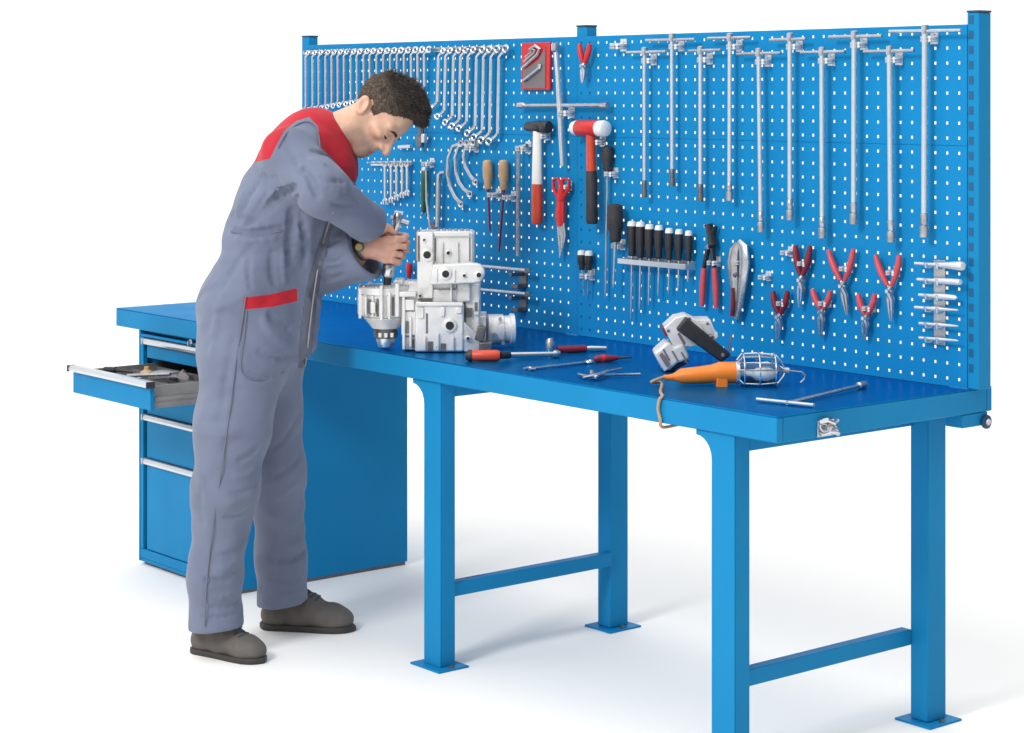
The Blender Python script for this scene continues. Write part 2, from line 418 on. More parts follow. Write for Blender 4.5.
lk = MB().lathe([(0, .011), (.006, .011), (.008, .008)], (-2.74, CY0 - .0, ZC - .011), (0, -1, 0), 14)
lk.box((-2.7415, CY0 - .016, ZC - .02), (-2.7385, CY0 - .008, ZC - .004)).build('lock', M['chrome'], cb, origin=OC)
# things lying in the open drawer
yd = CY0 + .004 - .288; zd = .628 + .0085
def lying(name, label, cat, mb, m, loc, rz=0):
    o = mb.build(name, m); o.location = loc; o.rotation_euler = (0, 0, rz); return tag(o, label, cat, 'tools in the open drawer')
w = MB().tube([(-.06, 0, .006), (.06, 0, .006)], .006, 8, flat=.5); w.ring((-.07, 0, .006), (0, 0, 1), .011, .004, flat=.7).ring((.07, 0, .006), (0, 0, 1), .009, .004, flat=.7)
lying('spanner', 'short steel ring spanner lying in the open drawer', 'spanner', w, M['chrome'], (DX1 - .16, yd + .09, zd + .004), .5)
sck = MB().lathe([(0, .012), (.02, .012), (.022, .010), (.04, .010), (.042, .006)], (0, 0, 0), (0, 0, 1), 12)
lying('socket', 'small round steel socket standing in the open drawer', 'socket', sck, M['steel'], (DX1 - .07, yd + .19, zd))
cc = MB().lathe([(0, .018), (.05, .018), (.052, .015), (.06, .015)], (0, 0, 0), (0, 0, 1), 14)
lying('canister', 'squat black canister standing in the open drawer', 'canister', cc, M['black'], (DX1 - .2, yd + .2, zd))

for nm, lb, ct, px_, py_, kind in (
    ('socket', 'tall bright steel socket standing near the front of the open drawer', 'socket', .30, .06, 's'), ('socket', 'short dark steel socket standing beside the tall bright one in the drawer', 'socket', .345, .055, 'd'),
    ('drift_pin', 'long plain steel pin leaning across the open drawer dividers', 'pin', .22, .14, 'p'), ('oil_tin', 'small brown oil tin standing deep in the open drawer', 'tin', .10, .20, 't'),
    ('drill_box', 'flat pale box lying in the open drawer', 'box', .17, .235, 'b'), ('chisel', 'short black handled chisel lying across the open drawer', 'chisel', .06, .10, 'c'), ('rag', 'crumpled dark cloth rag in the open drawer', 'rag', .27, .24, 'r')):
    x, y = DX0 + .02 + px_, yd + .02 + py_; m = MB()
    if kind == 's': m.lathe([(0, .013), (.045, .013), (.047, .010), (.07, .010), (.071, .006)], n=14); mt = M['chrome']
    elif kind == 'd': m.lathe([(0, .016), (.05, .016), (.052, .011)], n=14); mt = M['dark_steel']
    elif kind == 'p': m.tube([(-.09, -.01, .055), (.09, .01, .072)], .006, 8); mt = M['steel']
    elif kind == 't': m.lathe([(0, .024), (.055, .024), (.064, .010), (.075, .008)], n=16); mt = M['wood']
    elif kind == 'b': m.box((-.04, -.025, .0), (.04, .025, .062)); mt = M['pale_metal']
    elif kind == 'c': m.tube([(-.05, 0, .065), (.0, .0, .067), (.004, 0, .067), (.08, .0, .065)], [.010, .011, .006, .003], 8); mt = M['black']
    else:
        m.ball((0, 0, .035), (.05, .04, .035), 14, 8); m.v = [(a + .008 * math.sin(90 * b + 60 * c), b + .007 * math.sin(80 * a + 50 * c), c + .01 * math.sin(70 * a + 90 * b)) for a, b, c in m.v]; mt = M['grey_card']
    lying(nm, lb, ct, m, mt, (x, y, zd), .3)
# ------------------------------------------------------------------ tools on the board
def T(u, v, off=.02):
    p = on(u, v, 1, YP - off); return Vector((float(p[0]), float(p[1]), float(p[2])))
def copy_tree(o, parent=None):
    c = o.copy(); COL.objects.link(c)
    if parent is not None: c.parent = parent
    for ch in list(o.children): copy_tree(ch, c)
    return c
def clip_mesh():
    m = MB()
    m.box((-.011, -.0022, -.015), (.011, -.0002, .015))
    for s in (-1, 1):
        m.tube([(s * .006, -.002, 0), (s * .0125, -.012, 0), (s * .0115, -.022, 0), (s * .008, -.028, 0), (s * .0125, -.035, 0)], .0042, 6, flat=1.0)
        m.tube([(s * .006, -.002, -.007), (s * .0125, -.012, -.007), (s * .0115, -.022, -.007), (s * .008, -.028, -.007), (s * .0125, -.035, -.007)], .0036, 6)
    m.cyl((0, -.002, .009), (0, -.006, .009), .004, n=8)
    return m
clip0 = None
def clip(u, v, what, s=1.0, m='pale_metal'):
    global clip0
    p = T(u, v, .03); p.y = YP
    if clip0 is None:
        clip0 = clip_mesh().build('spring_clip', M[m]); c = clip0
    else:
        c = clip0.copy(); COL.objects.link(c)
    c.location = p; c.scale = (s, s, s)
    tag(c, 'small metal spring clip ' + what, 'clip', 'spring clips on the tool board'); return c
NTH = ['first', 'second', 'third', 'fourth', 'fifth', 'sixth', 'seventh', 'eighth', 'ninth', 'tenth', 'eleventh', 'twelfth', 'thirteenth', 'fourteenth', 'fifteenth', 'sixteenth', 'seventeenth', 'eighteenth', 'nineteenth']

def spanner(ut, vt, ub, vb, head, r, label, group, sw=.0056):
    a, b = T(ut, vt, .03), T(ub, vb, .026)
    t = thing('ring_spanner', label, 'spanner', a, 0, group)
    MB().tube([a, b], sw, 8, flat=.6, ref=(0, 1, 0)).build('shaft', M['chrome'], t, origin=a)
    for q, c, s in ((a, 1, 1.0), (b, -1, .95)):
        d = Vector((head[0] * c, -.004, head[1] * c)) * s
        m = MB().tube([q, q + d * .35 + Vector((0, 0, .002 * c)), q + d * .62], [sw, sw * .95, sw * 1.1], 8, flat=.7, ref=(0, 1, 0))
        m.ring(q + d, (.25, -1, .1), r * .62, r * .30, 16, 8, flat=1.2)
        m.build('ring_end', M['chrome'], t, origin=a)
    return t
xs = [305.7, 312.5, 318.6, 325.5, 331.6, 337.7, 343.9, 350.7, 356.8, 363.7, 369.8, 376.6, 383.5, 390.3, 397, 404, 411, 417.5, 424]
for i, x in enumerate(xs):
    vb = 106.5 - i * 1.0 - (i > 12) * (i - 12) * .3
    spanner(x, 57.5 - i * .16, x + .3, vb, (.022 + .0007 * i, .017), .0115 + .0002 * i,
            f'polished double ring spanner hanging {NTH[i]} from the left post in the long top row', 'long row of ring spanners at the top left')
g2 = [(438, 102), (445, 110.5), (453, 116), (460, 119.5), (467.4, 121.5), (476, 126), (483, 130), (490.4, 132.5), (498.4, 133.5)]
lab2 = ['leftmost and shortest', 'second', 'third', 'fourth', 'fifth, middle', 'sixth', 'seventh', 'eighth', 'rightmost and longest']
for i, (x, vb) in enumerate(g2):
    spanner(x + .5, 57 + .1 * i, x - .8, vb, (.032 + .0012 * i, .021 + .001 * i), .0135 + .0004 * i,
            f'large ring spanner, {lab2[i]} of the nine stepped beside the head of the worker', 'stepped group of large ring spanners', sw=.0062)
for (u0, u1, v0, v1, w) in ((304, 426, 52.5, 49.5, 'behind the heads of the long spanner row at the left post'), (434, 507, 49.8, 47.6, 'behind the heads of the nine large stepped spanners')):
    a, b = T(u0, v0, .006), T(u1, v1, .006)
    m = MB().tube([a, b], .009, 6, flat=.6, ref=(0, 1, 0))
    for k in range(8):
        q = a.lerp(b, (k + .5) / 8); m.cyl(q, q + Vector((0, -.035, .004)), .003, n=6)
    tag(m.build('hanging_rail', M['steel'], origin=a), 'steel hanging rail ' + w, 'rail', 'hanging rails for spanners')
# T handles
tees = [((644.5, 51), (644.5, 197), (627, 666, 52), 'first'), ((672, 37), (672.3, 186), (646, 695, 40), 'second'), ((700.6, 50), (700.5, 201.4), (689, 721, 50.5), 'third'),
        ((730, 37), (729.5, 200.5), (708, 751, 38), 'fourth'), ((758.8, 52), (761, 232), (737, 781, 53.5), 'fifth'), ((790, 37), (790, 220), (770, 806, 39.5), 'sixth'),
        ((822, 51), (822.3, 238), (801, 845, 52), 'seventh'), ((854.3, 35), (853.7, 224), (829, 882, 36.5), 'eighth'), ((889.6, 50), (891, 242), (864, 914, 51), 'ninth'), ((925, 29), (924, 237), (889.5, 961, 31), 'tenth')]
ex = ['lower row', 'upper row', 'lower row', 'upper row', 'lower row', 'upper row', 'lower row', 'upper row', 'lower row', 'longest crossbar']
for i, (a_, b_, br, n) in enumerate(tees):
    off = .034
    a, b = T(*a_, off), T(*b_, off)
    r = .0058 + .00026 * i
    t = thing('t_handle_wrench', f'long T-handle wrench, {n} from left of ten on the right panel, {ex[i]}', 'wrench', a, 0, 'T-handle wrenches on the right panel')
    c = a.lerp(b, .885)
    MB().tube([a + Vector((0, 0, .004)), c], r, 12).build('shaft', M['alu'], t, origin=a)
    m = MB().lathe([(0, r * .9), (.003, r * 1.25), ((c - b).length * .45, r * 1.25), ((c - b).length * .5, r * 1.05), ((c - b).length * .55, r * 1.5), ((c - b).length, r * 1.45), ((c - b).length + .001, r * .9)], c, b - c, 12)
    m.build('socket', M['dark_steel'] if i < 3 else M['joint_steel'], t, origin=a)
    l, rr = T(br[0], br[2] + .5, off), T(br[1], br[2] - .6, off)
    MB().tube([l, rr], .0048, 10).build('crossbar', M['steel'] if i % 3 else M['chrome'], t, origin=a)
    MB().lathe([(-.012, .010), (.010, .010), (.012, .007)], a, (0, 0, 1), 12).build('hub', M['chrome'], t, origin=a)
    clip(a_[0] + 2.5, a_[1] + 8.5, f'gripping the {n} T-handle wrench from the left', 1.15)
clip(617, 45, 'standing empty right of the middle post near the top', 1.3)
def pliers(label, L, R, P, tip, col, off=.022, group=None, r=.0088, name='pliers', bow=.005):
    p = T(*P, off)
    t = thing(name, label, 'pliers', p, 0, group)
    for s, h in ((-1, L), (1, R)):
        q = T(*h, off); d = q - p
        mid = p + d * .5 + Vector((s * bow, 0, 0)); low = p + d * .14 + Vector((s * .001, 0, 0))
        pts = [low, p + d * .3 + Vector((s * bow * .7, 0, 0)), mid, p + d * .75 + Vector((s * bow * .8, 0, 0)), q]
        MB().tube(pts, [r * .7, r * .95, r * 1.1, r * 1.05, r * .75], 10, flat=.9).build('handle', M[col], t, origin=p)
        e = T(*tip, off) + Vector((s * .0022, 0, 0))
        f = MB()
        f.tube([low + Vector((-s * .001, -s * .002, 0)), p + Vector((-s * .002, -s * .003, .0)), p + (e - p) * .3 + Vector((s * .006, -s * .001, 0)), p + (e - p) * .65 + Vector((s * .0035, 0, 0)), e], [r * .7, r * 1.25, r * .95, r * .62, r * .22], 8, flat=.8)
        f.build('jaw', M['steel'], t, origin=p)
    MB().lathe([(0, r * .7), (.003, r * .6)], p + Vector((0, -.012, 0)), (0, -1, 0), 10).build('rivet', M['chrome'], t, origin=p)
    return t
pliers('dark red handled pliers hanging in the upper plier row, nearest the middle of the board', (795.5, 245), (810, 246), (801.5, 280), (799.5, 307), 'dark_red', r=.0098, group='pliers on the right panel')
pliers('bright red handled long pliers spread wide, middle of the upper plier row', (828.5, 250), (853.5, 249), (843, 286), (847, 315), 'pink_red', group='pliers on the right panel')
pliers('bright red handled long pliers spread wide, nearest the punch rack', (875.5, 255), (899.5, 255), (890, 291), (891, 321), 'pink_red', group='pliers on the right panel')
pliers('dark red handled short pliers, lowest and leftmost of the plier group', (773, 291), (787.5, 291), (779.5, 317), (777.5, 341), 'dark_red', r=.0098, group='pliers on the right panel')
pliers('small red handled pliers in the lower plier row between two others', (812.5, 289), (830.5, 291), (822, 312), (820.5, 337), 'pink_red', group='pliers on the right panel')
pliers('small red handled pliers, rightmost of the lower plier row', (858.5, 294), (875, 294), (866, 318), (864, 340), 'pink_red', group='pliers on the right panel')
for u, v, w in ((784, 252, 'standing empty left of the upper plier row'), (761.6, 276.5, 'standing empty beside the locking pliers'), (801, 263, 'behind the upper dark red pliers'), (843, 268, 'behind the middle wide red pliers'), (890, 272, 'behind the wide red pliers by the punch rack'), (780, 303, 'behind the lowest dark red pliers'), (822, 303, 'behind the small red pliers in the lower row middle'), (866, 308, 'behind the rightmost small red pliers')):
    clip(u, v, w, .95)
# water pump pliers
p = T(710.5, 247, .022)
t = thing('water_pump_pliers', 'black water pump pliers with red grips hanging beside the screwdriver rack', 'pliers', p)
for s, h, k in ((-1, (702, 306), (704, 268)), (1, (716, 308), (714.5, 268))):
    q, kk = T(*h, .022), T(*k, .022)
    MB().tube([p + Vector((s * .008, 0, 0)), kk], [.010, .0085], 8, flat=.7).build('arm', M['black'], t, origin=p)
    MB().tube([kk, kk.lerp(q, .5) + Vector((s * .002, 0, 0)), q], [.0085, .0095, .0075], 10).build('grip', M['pink_red'], t, origin=p)
m = MB(); a, b = T(708, 226, .022), T(711, 248, .022)
m.tube([a + Vector((-.012, 0, .0)), a + Vector((.005, 0, .004)), b + Vector((.012, -.004, .01)), b], [.006, .013, .016, .012], 10, flat=.6)
m.tube([a + Vector((.03, .004, .0)), a + Vector((.016, .004, -.02)), b + Vector((-.006, .004, -.004))], [.007, .013, .011], 10, flat=.6)
m.build('jaw', M['black'], t, origin=p)
MB().lathe([(0, .008), (.004, .006)], p + Vector((0, -.012, 0)), (0, -1, 0), 10).build('rivet', M['steel'], t, origin=p)
clip(711, 262, 'behind the water pump pliers')
# locking pliers
p = T(738, 275, .024)
t = thing('locking_pliers', 'silver locking pliers hanging nose up right of the water pump pliers', 'pliers', p)
def tw(pts, off=.024): return [T(u, v, off) for u, v in pts]
MB().tube(tw([(738, 243), (734.5, 250), (733, 262), (734, 280), (735, 300), (733, 317)]), [.008, .018, .021, .018, .012, .007], 10, flat=.6, ref=(0, 1, 0)).build('lever', M['joint_steel'], t, origin=p)
MB().tube(tw([(739, 241.5), (743.5, 247), (744.8, 262), (742.5, 285), (739.5, 305), (736.5, 319)], .028), [.010, .018, .019, .015, .0115, .008], 10, flat=.6, ref=(0, 1, 0)).build('handle', M['steel'], t, origin=p)
MB().tube(tw([(732.5, 288), (732.8, 304), (731.3, 316)], .036), [.005, .0065, .005], 8).build('release_lever', M['dark_red'], t, origin=p)
MB().lathe([(0, .007), (.004, .005)], p + Vector((0, -.013, 0)), (0, -1, 0), 10).build('rivet', M['dark_steel'], t, origin=p)
clip(739, 262, 'behind the locking pliers')
# punch rack and punches
p = T(940, 301, .004)
t = thing('punch_rack', 'upright slotted metal rack holding six punches beside the right post', 'rack', p)
a, b = T(934.5, 302, .0), T(946, 303, .0)
zt_, zb_ = T(940, 260, 0).z, T(940, 345, 0).z
m = MB().box((a.x, YP - .004, zb_), (b.x, YP - .0003, zt_))
m.build('back_plate', M['steel'], t, bevel=.001, origin=p)
PV = [264.5, 280.5, 296, 308.5, 324.5, 339]
for v in PV:
    z = T(940, v, 0).z
    for x in (a.x, b.x): MB().tube([(x, YP - .004, z), (x, YP - .02, z - .008), (x, YP - .036, z - .006), (x, YP - .04, z + .006)], .0035, 6).build('prong', M['alu'], t, origin=p)
spec = [(915, 963, [.0042, .0042, .006, .009, .0125, .011], 'widest, bell ended'), (917.5, 960.5, [.0042, .005, .0075, .0085, .0085, .0075], 'thick, straight ended'), (919, 957, [.0042, .005, .0075, .008, .0065, .0015], 'pointed'), (915, 958, [.0045, .0045, .006, .004, .0025, .0018], 'thin tipped, upper'), (919.5, 958, [.0042, .0042, .0052, .004, .0025, .0018], 'thin tipped, middle'), (919.5, 958, [.0042, .0042, .005, .0038, .0025, .0018], 'thin tipped, lowest')]
for v, (u0, u1, R, n) in zip(PV, spec):
    a_, b_ = T(u0, v - 1.2, .03), T(u1, v + 1.6, .03)
    m = MB().tube([a_.lerp(b_, k) for k in (0, .36, .46, .7, .95, 1)], R, 10)
    tag(m.build('punch', M['pale_metal'], origin=a_), f'{n} steel punch lying across the rack beside the right post', 'punch', 'punches in the rack')
# screwdrivers
def driver(label, top, bot, end, r, hcol='black', cap=None, blade_r=.0032, off=.026, group=None, cat='screwdriver', name='screwdriver', bcol='steel', tip=True):
    a, b, e = T(*top, off), T(*bot, off), T(*end, off)
    t = thing(name, label, cat, a, 0, group)
    L = (a - b).length
    MB().lathe([(0, r * .6), (L * .05, r * .95), (L * .3, r * 1.05), (L * .62, r), (L * .78, r * .72), (L * .9, r * .82), (L, r * .6)], a, b - a, 12).build('handle', M[hcol], t, origin=a)
    if cap: MB().lathe([(-.006, r * .5), (-.004, r * .85), (.004, r * .97), (.009, r * 1.0)], a, b - a, 12).build('end_cap', M[cap], t, origin=a)
    m = MB().lathe([(0, blade_r * 1.5), (.008, blade_r * 1.5), (.009, blade_r)], b, e - b, 10)
    m.tube([b, b.lerp(e, .9), e], [blade_r, blade_r, blade_r * .6], 8)
    m.build('blade', M[bcol], t, origin=a)
    return t
sx = [632, 640.5, 649.5, 659, 669.3, 679, 688.7]; st = [223, 223.5, 226, 227, 230, 231, 232.5]; sb = [256, 258, 258.5, 259, 260, 260.5, 261]; se = [319, 310, 305, 296, 293.5, 289, 282]
for i in range(7):
    driver(f'black screwdriver with pale end cap, {["leftmost with the longest blade", "second", "third", "fourth, middle", "fifth", "sixth", "rightmost with the shortest blade"][i]} in the rack of seven', (sx[i], st[i]), (sx[i], sb[i]), (sx[i] - .8, se[i]), .0155 - .0006 * i, 'black', 'white_plastic', group='screwdrivers in the rack of seven', blade_r=.0034 - .0001 * i)
a, b = T(627.5, 259.5, .004), T(695, 263.5, .004)
t = thing('screwdriver_rack', 'straight metal rack holding seven black screwdrivers on the right panel', 'rack', a)
m = MB().box((a.x, YP - .003, a.z - .014), (b.x, YP - .0003, a.z + .012)); m.build('back_plate', M['steel'], t, bevel=.001, origin=a)
m = MB()
m.box((a.x, YP - .046, a.z - .010), (b.x, YP - .043, a.z + .006)); m.box((a.x, YP - .043, a.z - .010), (a.x + .003, YP - .003, a.z + .006)); m.box((b.x - .003, YP - .043, a.z - .010), (b.x, YP - .003, a.z + .006))
for i in range(8):
    x = a.x + (b.x - a.x) * i / 7; m.box((x - .002, YP - .0425, a.z - .0095), (x + .002, YP - .0035, a.z + .0055)) if 0 < i < 7 else None
m.build('front_bar', M['alu'], t, bevel=.0008, origin=a)
driver('black screwdriver clipped right of the red mallet, blade hidden behind another handle', (607.5, 146), (607.5, 171), (605.5, 298), .0185, 'black_rubber', off=.02, blade_r=.0035)
clip(609, 173, 'under the black screwdriver right of the red mallet', 1.1)
driver('thick grey black screwdriver hanging below the mallet, handle tilted', (614.8, 204), (615.3, 242), (613.5, 288), .025, 'black_rubber', off=.045, blade_r=.004)
clip(616, 245, 'under the thick grey black screwdriver', 1.1)
driver('small black screwdriver, left one of the pair at the middle post', (581.5, 252), (582, 270), (584, 296), .0135, 'black', 'white_plastic', blade_r=.002, group='pair of small screwdrivers at the middle post')
driver('small black screwdriver, right one of the pair at the middle post', (589, 252.5), (588.8, 270), (587.5, 297), .0135, 'black', 'white_plastic', blade_r=.002, group='pair of small screwdrivers at the middle post')
clip(585.5, 275, 'under the pair of small screwdrivers at the middle post', 1.2)
driver('wooden handled scraper with dark thin blade, left one of two', (487.5, 160), (488, 189), (490, 232), .0165, 'wood', off=.024, cat='scraper', name='scraper', bcol='dark_red', group='wooden handled scrapers', blade_r=.004)
driver('wooden handled scraper with longer dark blade, right one of two', (503.5, 160), (503.8, 190), (499, 252), .0165, 'wood', off=.024, cat='scraper', name='scraper', bcol='dark_red', group='wooden handled scrapers', blade_r=.004)
clip(492, 194, 'under the left wooden handled scraper', 1.15); clip(507, 196.5, 'under the right wooden handled scraper', 1.15)
driver('green handled file with steel top hanging above the gearbox', (425, 168), (423.5, 212), (421, 216), .013, 'green', 'alu', off=.024, cat='file', name='file')
clip(425.6, 163, 'holding the top of the green handled file', 1.1)
a, b, c = T(426, 171, .05), T(426.5, 200, .05), T(430, 228, .05)
tag(MB().tube([a, b, c, T(433, 233, .04)], [.004, .005, .005, .003], 8, flat=.6, ref=(0, 1, 0)).build('steel_strip', M['steel'], origin=a), 'narrow bent steel strip hanging in front of the green file', 'steel strip')
a = T(439, 174, .03)
tag(MB().tube([T(445, 172.5, .03), T(441.5, 172.5, .03), T(439.2, 175, .03), T(438.5, 200, .03), T(437.8, 227, .03)], [.006, .0075, .0095, .0095, .0095], 10).build('angled_wrench', M['steel'], origin=a), 'grey angled tube wrench hanging just above the gearbox tower', 'wrench')
a = T(434, 227, .03)
tag(MB().tube([T(432, 223, .03), T(436, 231, .03)], [.008, .01], 8).build('drill_chuck_key', M['dark_steel'], origin=a), 'small dark steel key hanging right behind the top of the gearbox', 'chuck key')
# long hex rod
a, b = T(518.5, 146, .03), T(518, 256, .03)
t = thing('hex_rod', 'long slim grey steel rod with an angled top hanging left of the white handled hammer', 'rod', a)
MB().tube([a, b], .0065, 8).build('shaft', M['steel'], t, origin=a); MB().tube([a + Vector((0, 0, -.004)), T(527, 145.5, .03)], .0065, 8).build('arm', M['steel'], t, origin=a)
clip(522, 147.5, 'holding the long slim steel rod', 1.3)
# hammer
def hammer():
    h = T(537, 126, .035)
    t = thing('hammer', 'steel headed hammer with a white handle and red lower grip', 'hammer', h)
    m = MB(); l, r = T(526, 126.5, .035), T(549, 126, .035)
    dx = r.x - l.x
    m.lathe([(0, .010), (dx * .05, .0145), (dx * .3, .0165), (dx * .4, .019), (dx * .62, .02), (dx * .72, .016), (dx * .78, .020), (dx * .97, .0205), (dx, .018)], l, (1, 0, 0), 14)
    m.build('head', M['black'], t, origin=h)
    a, b, c = T(537.3, 131, .035), T(537, 184, .035), T(536.8, 224, .035)
    MB().tube([a, a.lerp(b, .5), b], [.017, .0185, .0205], 12, flat=.75, ref=(0, 1, 0)).build('handle', M['ivory'], t, origin=h)
    MB().tube([b, b.lerp(c, .5), c.lerp(b, .05), c], [.0209, .022, .0215, .018], 12, flat=.75, ref=(0, 1, 0)).build('grip', M['orange_red'], t, origin=h)
    clip(541, 135, 'behind the neck of the white handled hammer', 1.2)
hammer()
def mallet():
    h = T(590, 128.5, .045)
    t = thing('mallet', 'red headed mallet with white faces, red shaft and black grip', 'mallet', h)
    l, r = T(578, 128, .045), T(599, 128.5, .045); dx = r.x - l.x
    MB().lathe([(0, .023), (.004, .0255), (dx - .004, .0255), (dx, .023)], l, (1, 0, 0), 18).build('head', M['red'], t, origin=h)
    MB().lathe([(.0005, .023), (-.012, .0235), (-.02, .021), (-.024, .014)], l, (1, 0, 0), 18).build('face', M['white_plastic'], t, origin=h)
    MB().lathe([(-.0005, .025), (.022, .0265), (.032, .024), (.036, .016)], r, (1, 0, 0), 18).build('face', M['white_plastic'], t, origin=h)
    a, b, c = T(590.6, 133, .045), T(591.3, 171, .045), T(592, 224, .045)
    MB().tube([a, b], [.0145, .0155], 12).build('shaft', M['orange_red'], t, origin=h)
    MB().tube([b, b.lerp(c, .1), b.lerp(c, .6), b.lerp(c, .94), c], [.017, .0185, .0185, .02, .016], 12).build('grip', M['black_rubber'], t, origin=h)
    clip(596, 141, 'behind the neck of the red mallet', 1.2)
mallet()
# hex key card
a, b = T(522.5, 43, .01), T(550.5, 90, .01)
t = thing('hex_key_set', 'red and grey wallet of steel hex keys hanging at the top of the board', 'hex keys', (b.x, YP - .004, b.z))
oo = t.location
MB().box((a.x, YP - .014, b.z), (b.x, YP - .002, a.z)).build('wallet', M['red'], t, bevel=.002, origin=oo)
w_, h_ = b.x - a.x, a.z - b.z
MB().prism([(a.x + w_ * .08, b.z + h_ * .04), (a.x + w_ * .86, b.z + h_ * .04), (a.x + w_ * .86, b.z + h_ * .9), (a.x + w_ * .62, b.z + h_ * .62), (a.x + w_ * .08, b.z + h_ * .42)], YP - .0165, YP - .0143).build('front_pocket', M['grey_card'], t, origin=oo)
def hx(pts, r): 
    MB().tube([(a.x + w_ * x, YP - .022, b.z + h_ * z) for x, z in pts], r, 6).build('hex_key', M['chrome'], t, origin=oo)
hx([(.10, .47), (.62, .74), (.72, .86), (.55, .93), (.36, .86)], .0055)
hx([(.14, .60), (.5, .78), (.56, .84), (.44, .87)], .004)
hx([(.14, .20), (.62, .42), (.70, .46), (.72, .55)], .0062)
hx([(.2, .70), (.4, .8), (.42, .84)], .003)
# cross wheel wrench
c = T(560, 105.5, .03)
t = thing('wheel_wrench', 'large four way cross wheel wrench of bright steel hanging near the middle post', 'wrench', c)
MB().tube([T(556, 52, .034), T(558.3, 80, .034), c, T(561, 135, .034), T(562.6, 166, .034)], [.008, .0085, .0105, .0085, .0075], 12).build('upright_bar', M['alu'], t, origin=c)
MB().tube([T(520, 105.5, .03), T(606, 105, .03)], .0065, 12).build('crossbar', M['steel'], t, origin=c)
s_ = MB().lathe([(0, .008), (.002, .0145), (.024, .0145), (.03, .009)], T(555.4, 43, .034), (.05, 0, -1), 14); s_.build('socket', M['chrome'], t, origin=c)
for u0, d in ((518.5, 1), (608, -1)):
    MB().lathe([(0, .006), (.001, .0105), (.03, .0105), (.036, .0065)], T(u0, 105.3, .03), (d, 0, 0), 12).build('socket', M['steel'], t, origin=c)
clip(565, 112, 'under the arms of the cross wheel wrench', 1.3)
# red sealing pliers above the mallet
pliers('narrow red handled pliers hanging on the middle post near its top', (579.5, 44), (590, 44), (584, 66), (582.3, 83), 'red', off=.03, r=.0095, bow=.003)
# snips
p = T(561, 205, .025)
t = thing('tin_snips', 'red tin snips with looped grips hanging between hammer and mallet', 'snips', p)
for s, h in ((-1, 553.5), (1, 569)):
    MB().tube([T(561 + s * 1.0, 207, .025), T(561 + s * 3, 196, .025), T(h, 188, .025), T(h + s * .2, 180, .025), T(561 + s * 3.5, 178.5, .03), T(561 + s * 1.0, 181, .03), T(561 + s * .8, 200, .03)], [.008, .008, .006, .005, .005, .007, .009], 8).build('handle', M['red'], t, origin=p)
MB().tube([T(561, 200, .026), T(560, 214, .026), T(560.5, 226, .026)], [.017, .022, .017], 10, flat=.5, ref=(0, 1, 0)).build('body', M['red'], t, origin=p)
for s in (-1, 1):
    MB().tube([T(560.5 + s * 2, 223, .026), T(561.5 + s * 2, 235, .026), T(561 + s, 248, .026), T(559.5, 258, .026)], [.008, .0095, .006, .002], 8, flat=.5, ref=(0, 1, 0)).build('blade', M['steel'], t, origin=p)
clip(563, 186, 'inside the loops of the red tin snips', 1.0)
# curved obstruction spanners
cv = [([(461, 143.5), (453, 146), (448.3, 158), (447.3, 174), (450.5, 188), (455, 197), (461, 204)], 'outermost and longest'), ([(467, 143), (459, 146), (455, 158), (456, 172), (459, 182), (463.5, 188.5), (470, 194)], 'middle'), ([(473, 142.5), (466, 146), (463.5, 156), (465.5, 167), (470, 175), (475.5, 182)], 'innermost and shortest')]
for pts, n in cv:
    P = tw(pts, .03); c = P[0]
    t = thing('curved_spanner', f'S-curved ring spanner with open bow, {n} of three below the large spanners', 'spanner', c, 0, 'curved ring spanners')
    MB().tube(P, .0065, 8, flat=.8, ref=(0, 1, 0)).build('shaft', M['steel'], t, origin=c)
    for q in (P[0], P[-1]): MB().ring(q, (.3, -1, 0), .009, .0045, 14, 7).build('ring_end', M['chrome'], t, origin=c)
clip(470, 147, 'beside the three curved ring spanners', 1.2)
# short spanners under the face of the worker
a, b = T(371.5, 163.5, .004), T(412, 163, .004)
m = MB().tube([a, b], .009, 6, flat=.5, ref=(0, 1, 0))
for k in range(6):
    q = a.lerp(b, (k + .4) / 6); m.cyl(q, q + Vector((0, -.03, .004)), .0035, n=6)
tag(m.build('hanging_rail', M['alu'], origin=a), 'pale metal hanging rail under the face of the worker', 'rail', 'hanging rails for spanners')
for i, (u, vb) in enumerate(((385, 199), (391, 197.5), (396.5, 195), (402, 192.5), (407, 190.5))):
    a, b = T(u, 167, .026), T(u + .2, vb, .024)
    t = thing('short_spanner', f'short open ended spanner, {["leftmost and longest", "second", "third, middle", "fourth", "rightmost and shortest"][i]} on the rail under the face of the worker', 'spanner', a, 0, 'short spanners under the face')
    MB().tube([a, b], .006, 8, flat=.6, ref=(0, 1, 0)).build('shaft', M['chrome'], t, origin=a)
    for q, s in ((a, 1), (b, -1)):
        m = MB(); 
        for e in (-1, 1): m.tube([q, q + Vector((e * .009, 0, s * .006)), q + Vector((e * .0085, 0, s * .019))], [.006, .0062, .0045], 8, flat=.7, ref=(0, 1, 0))
        m.build('open_end', M['chrome'], t, origin=a)
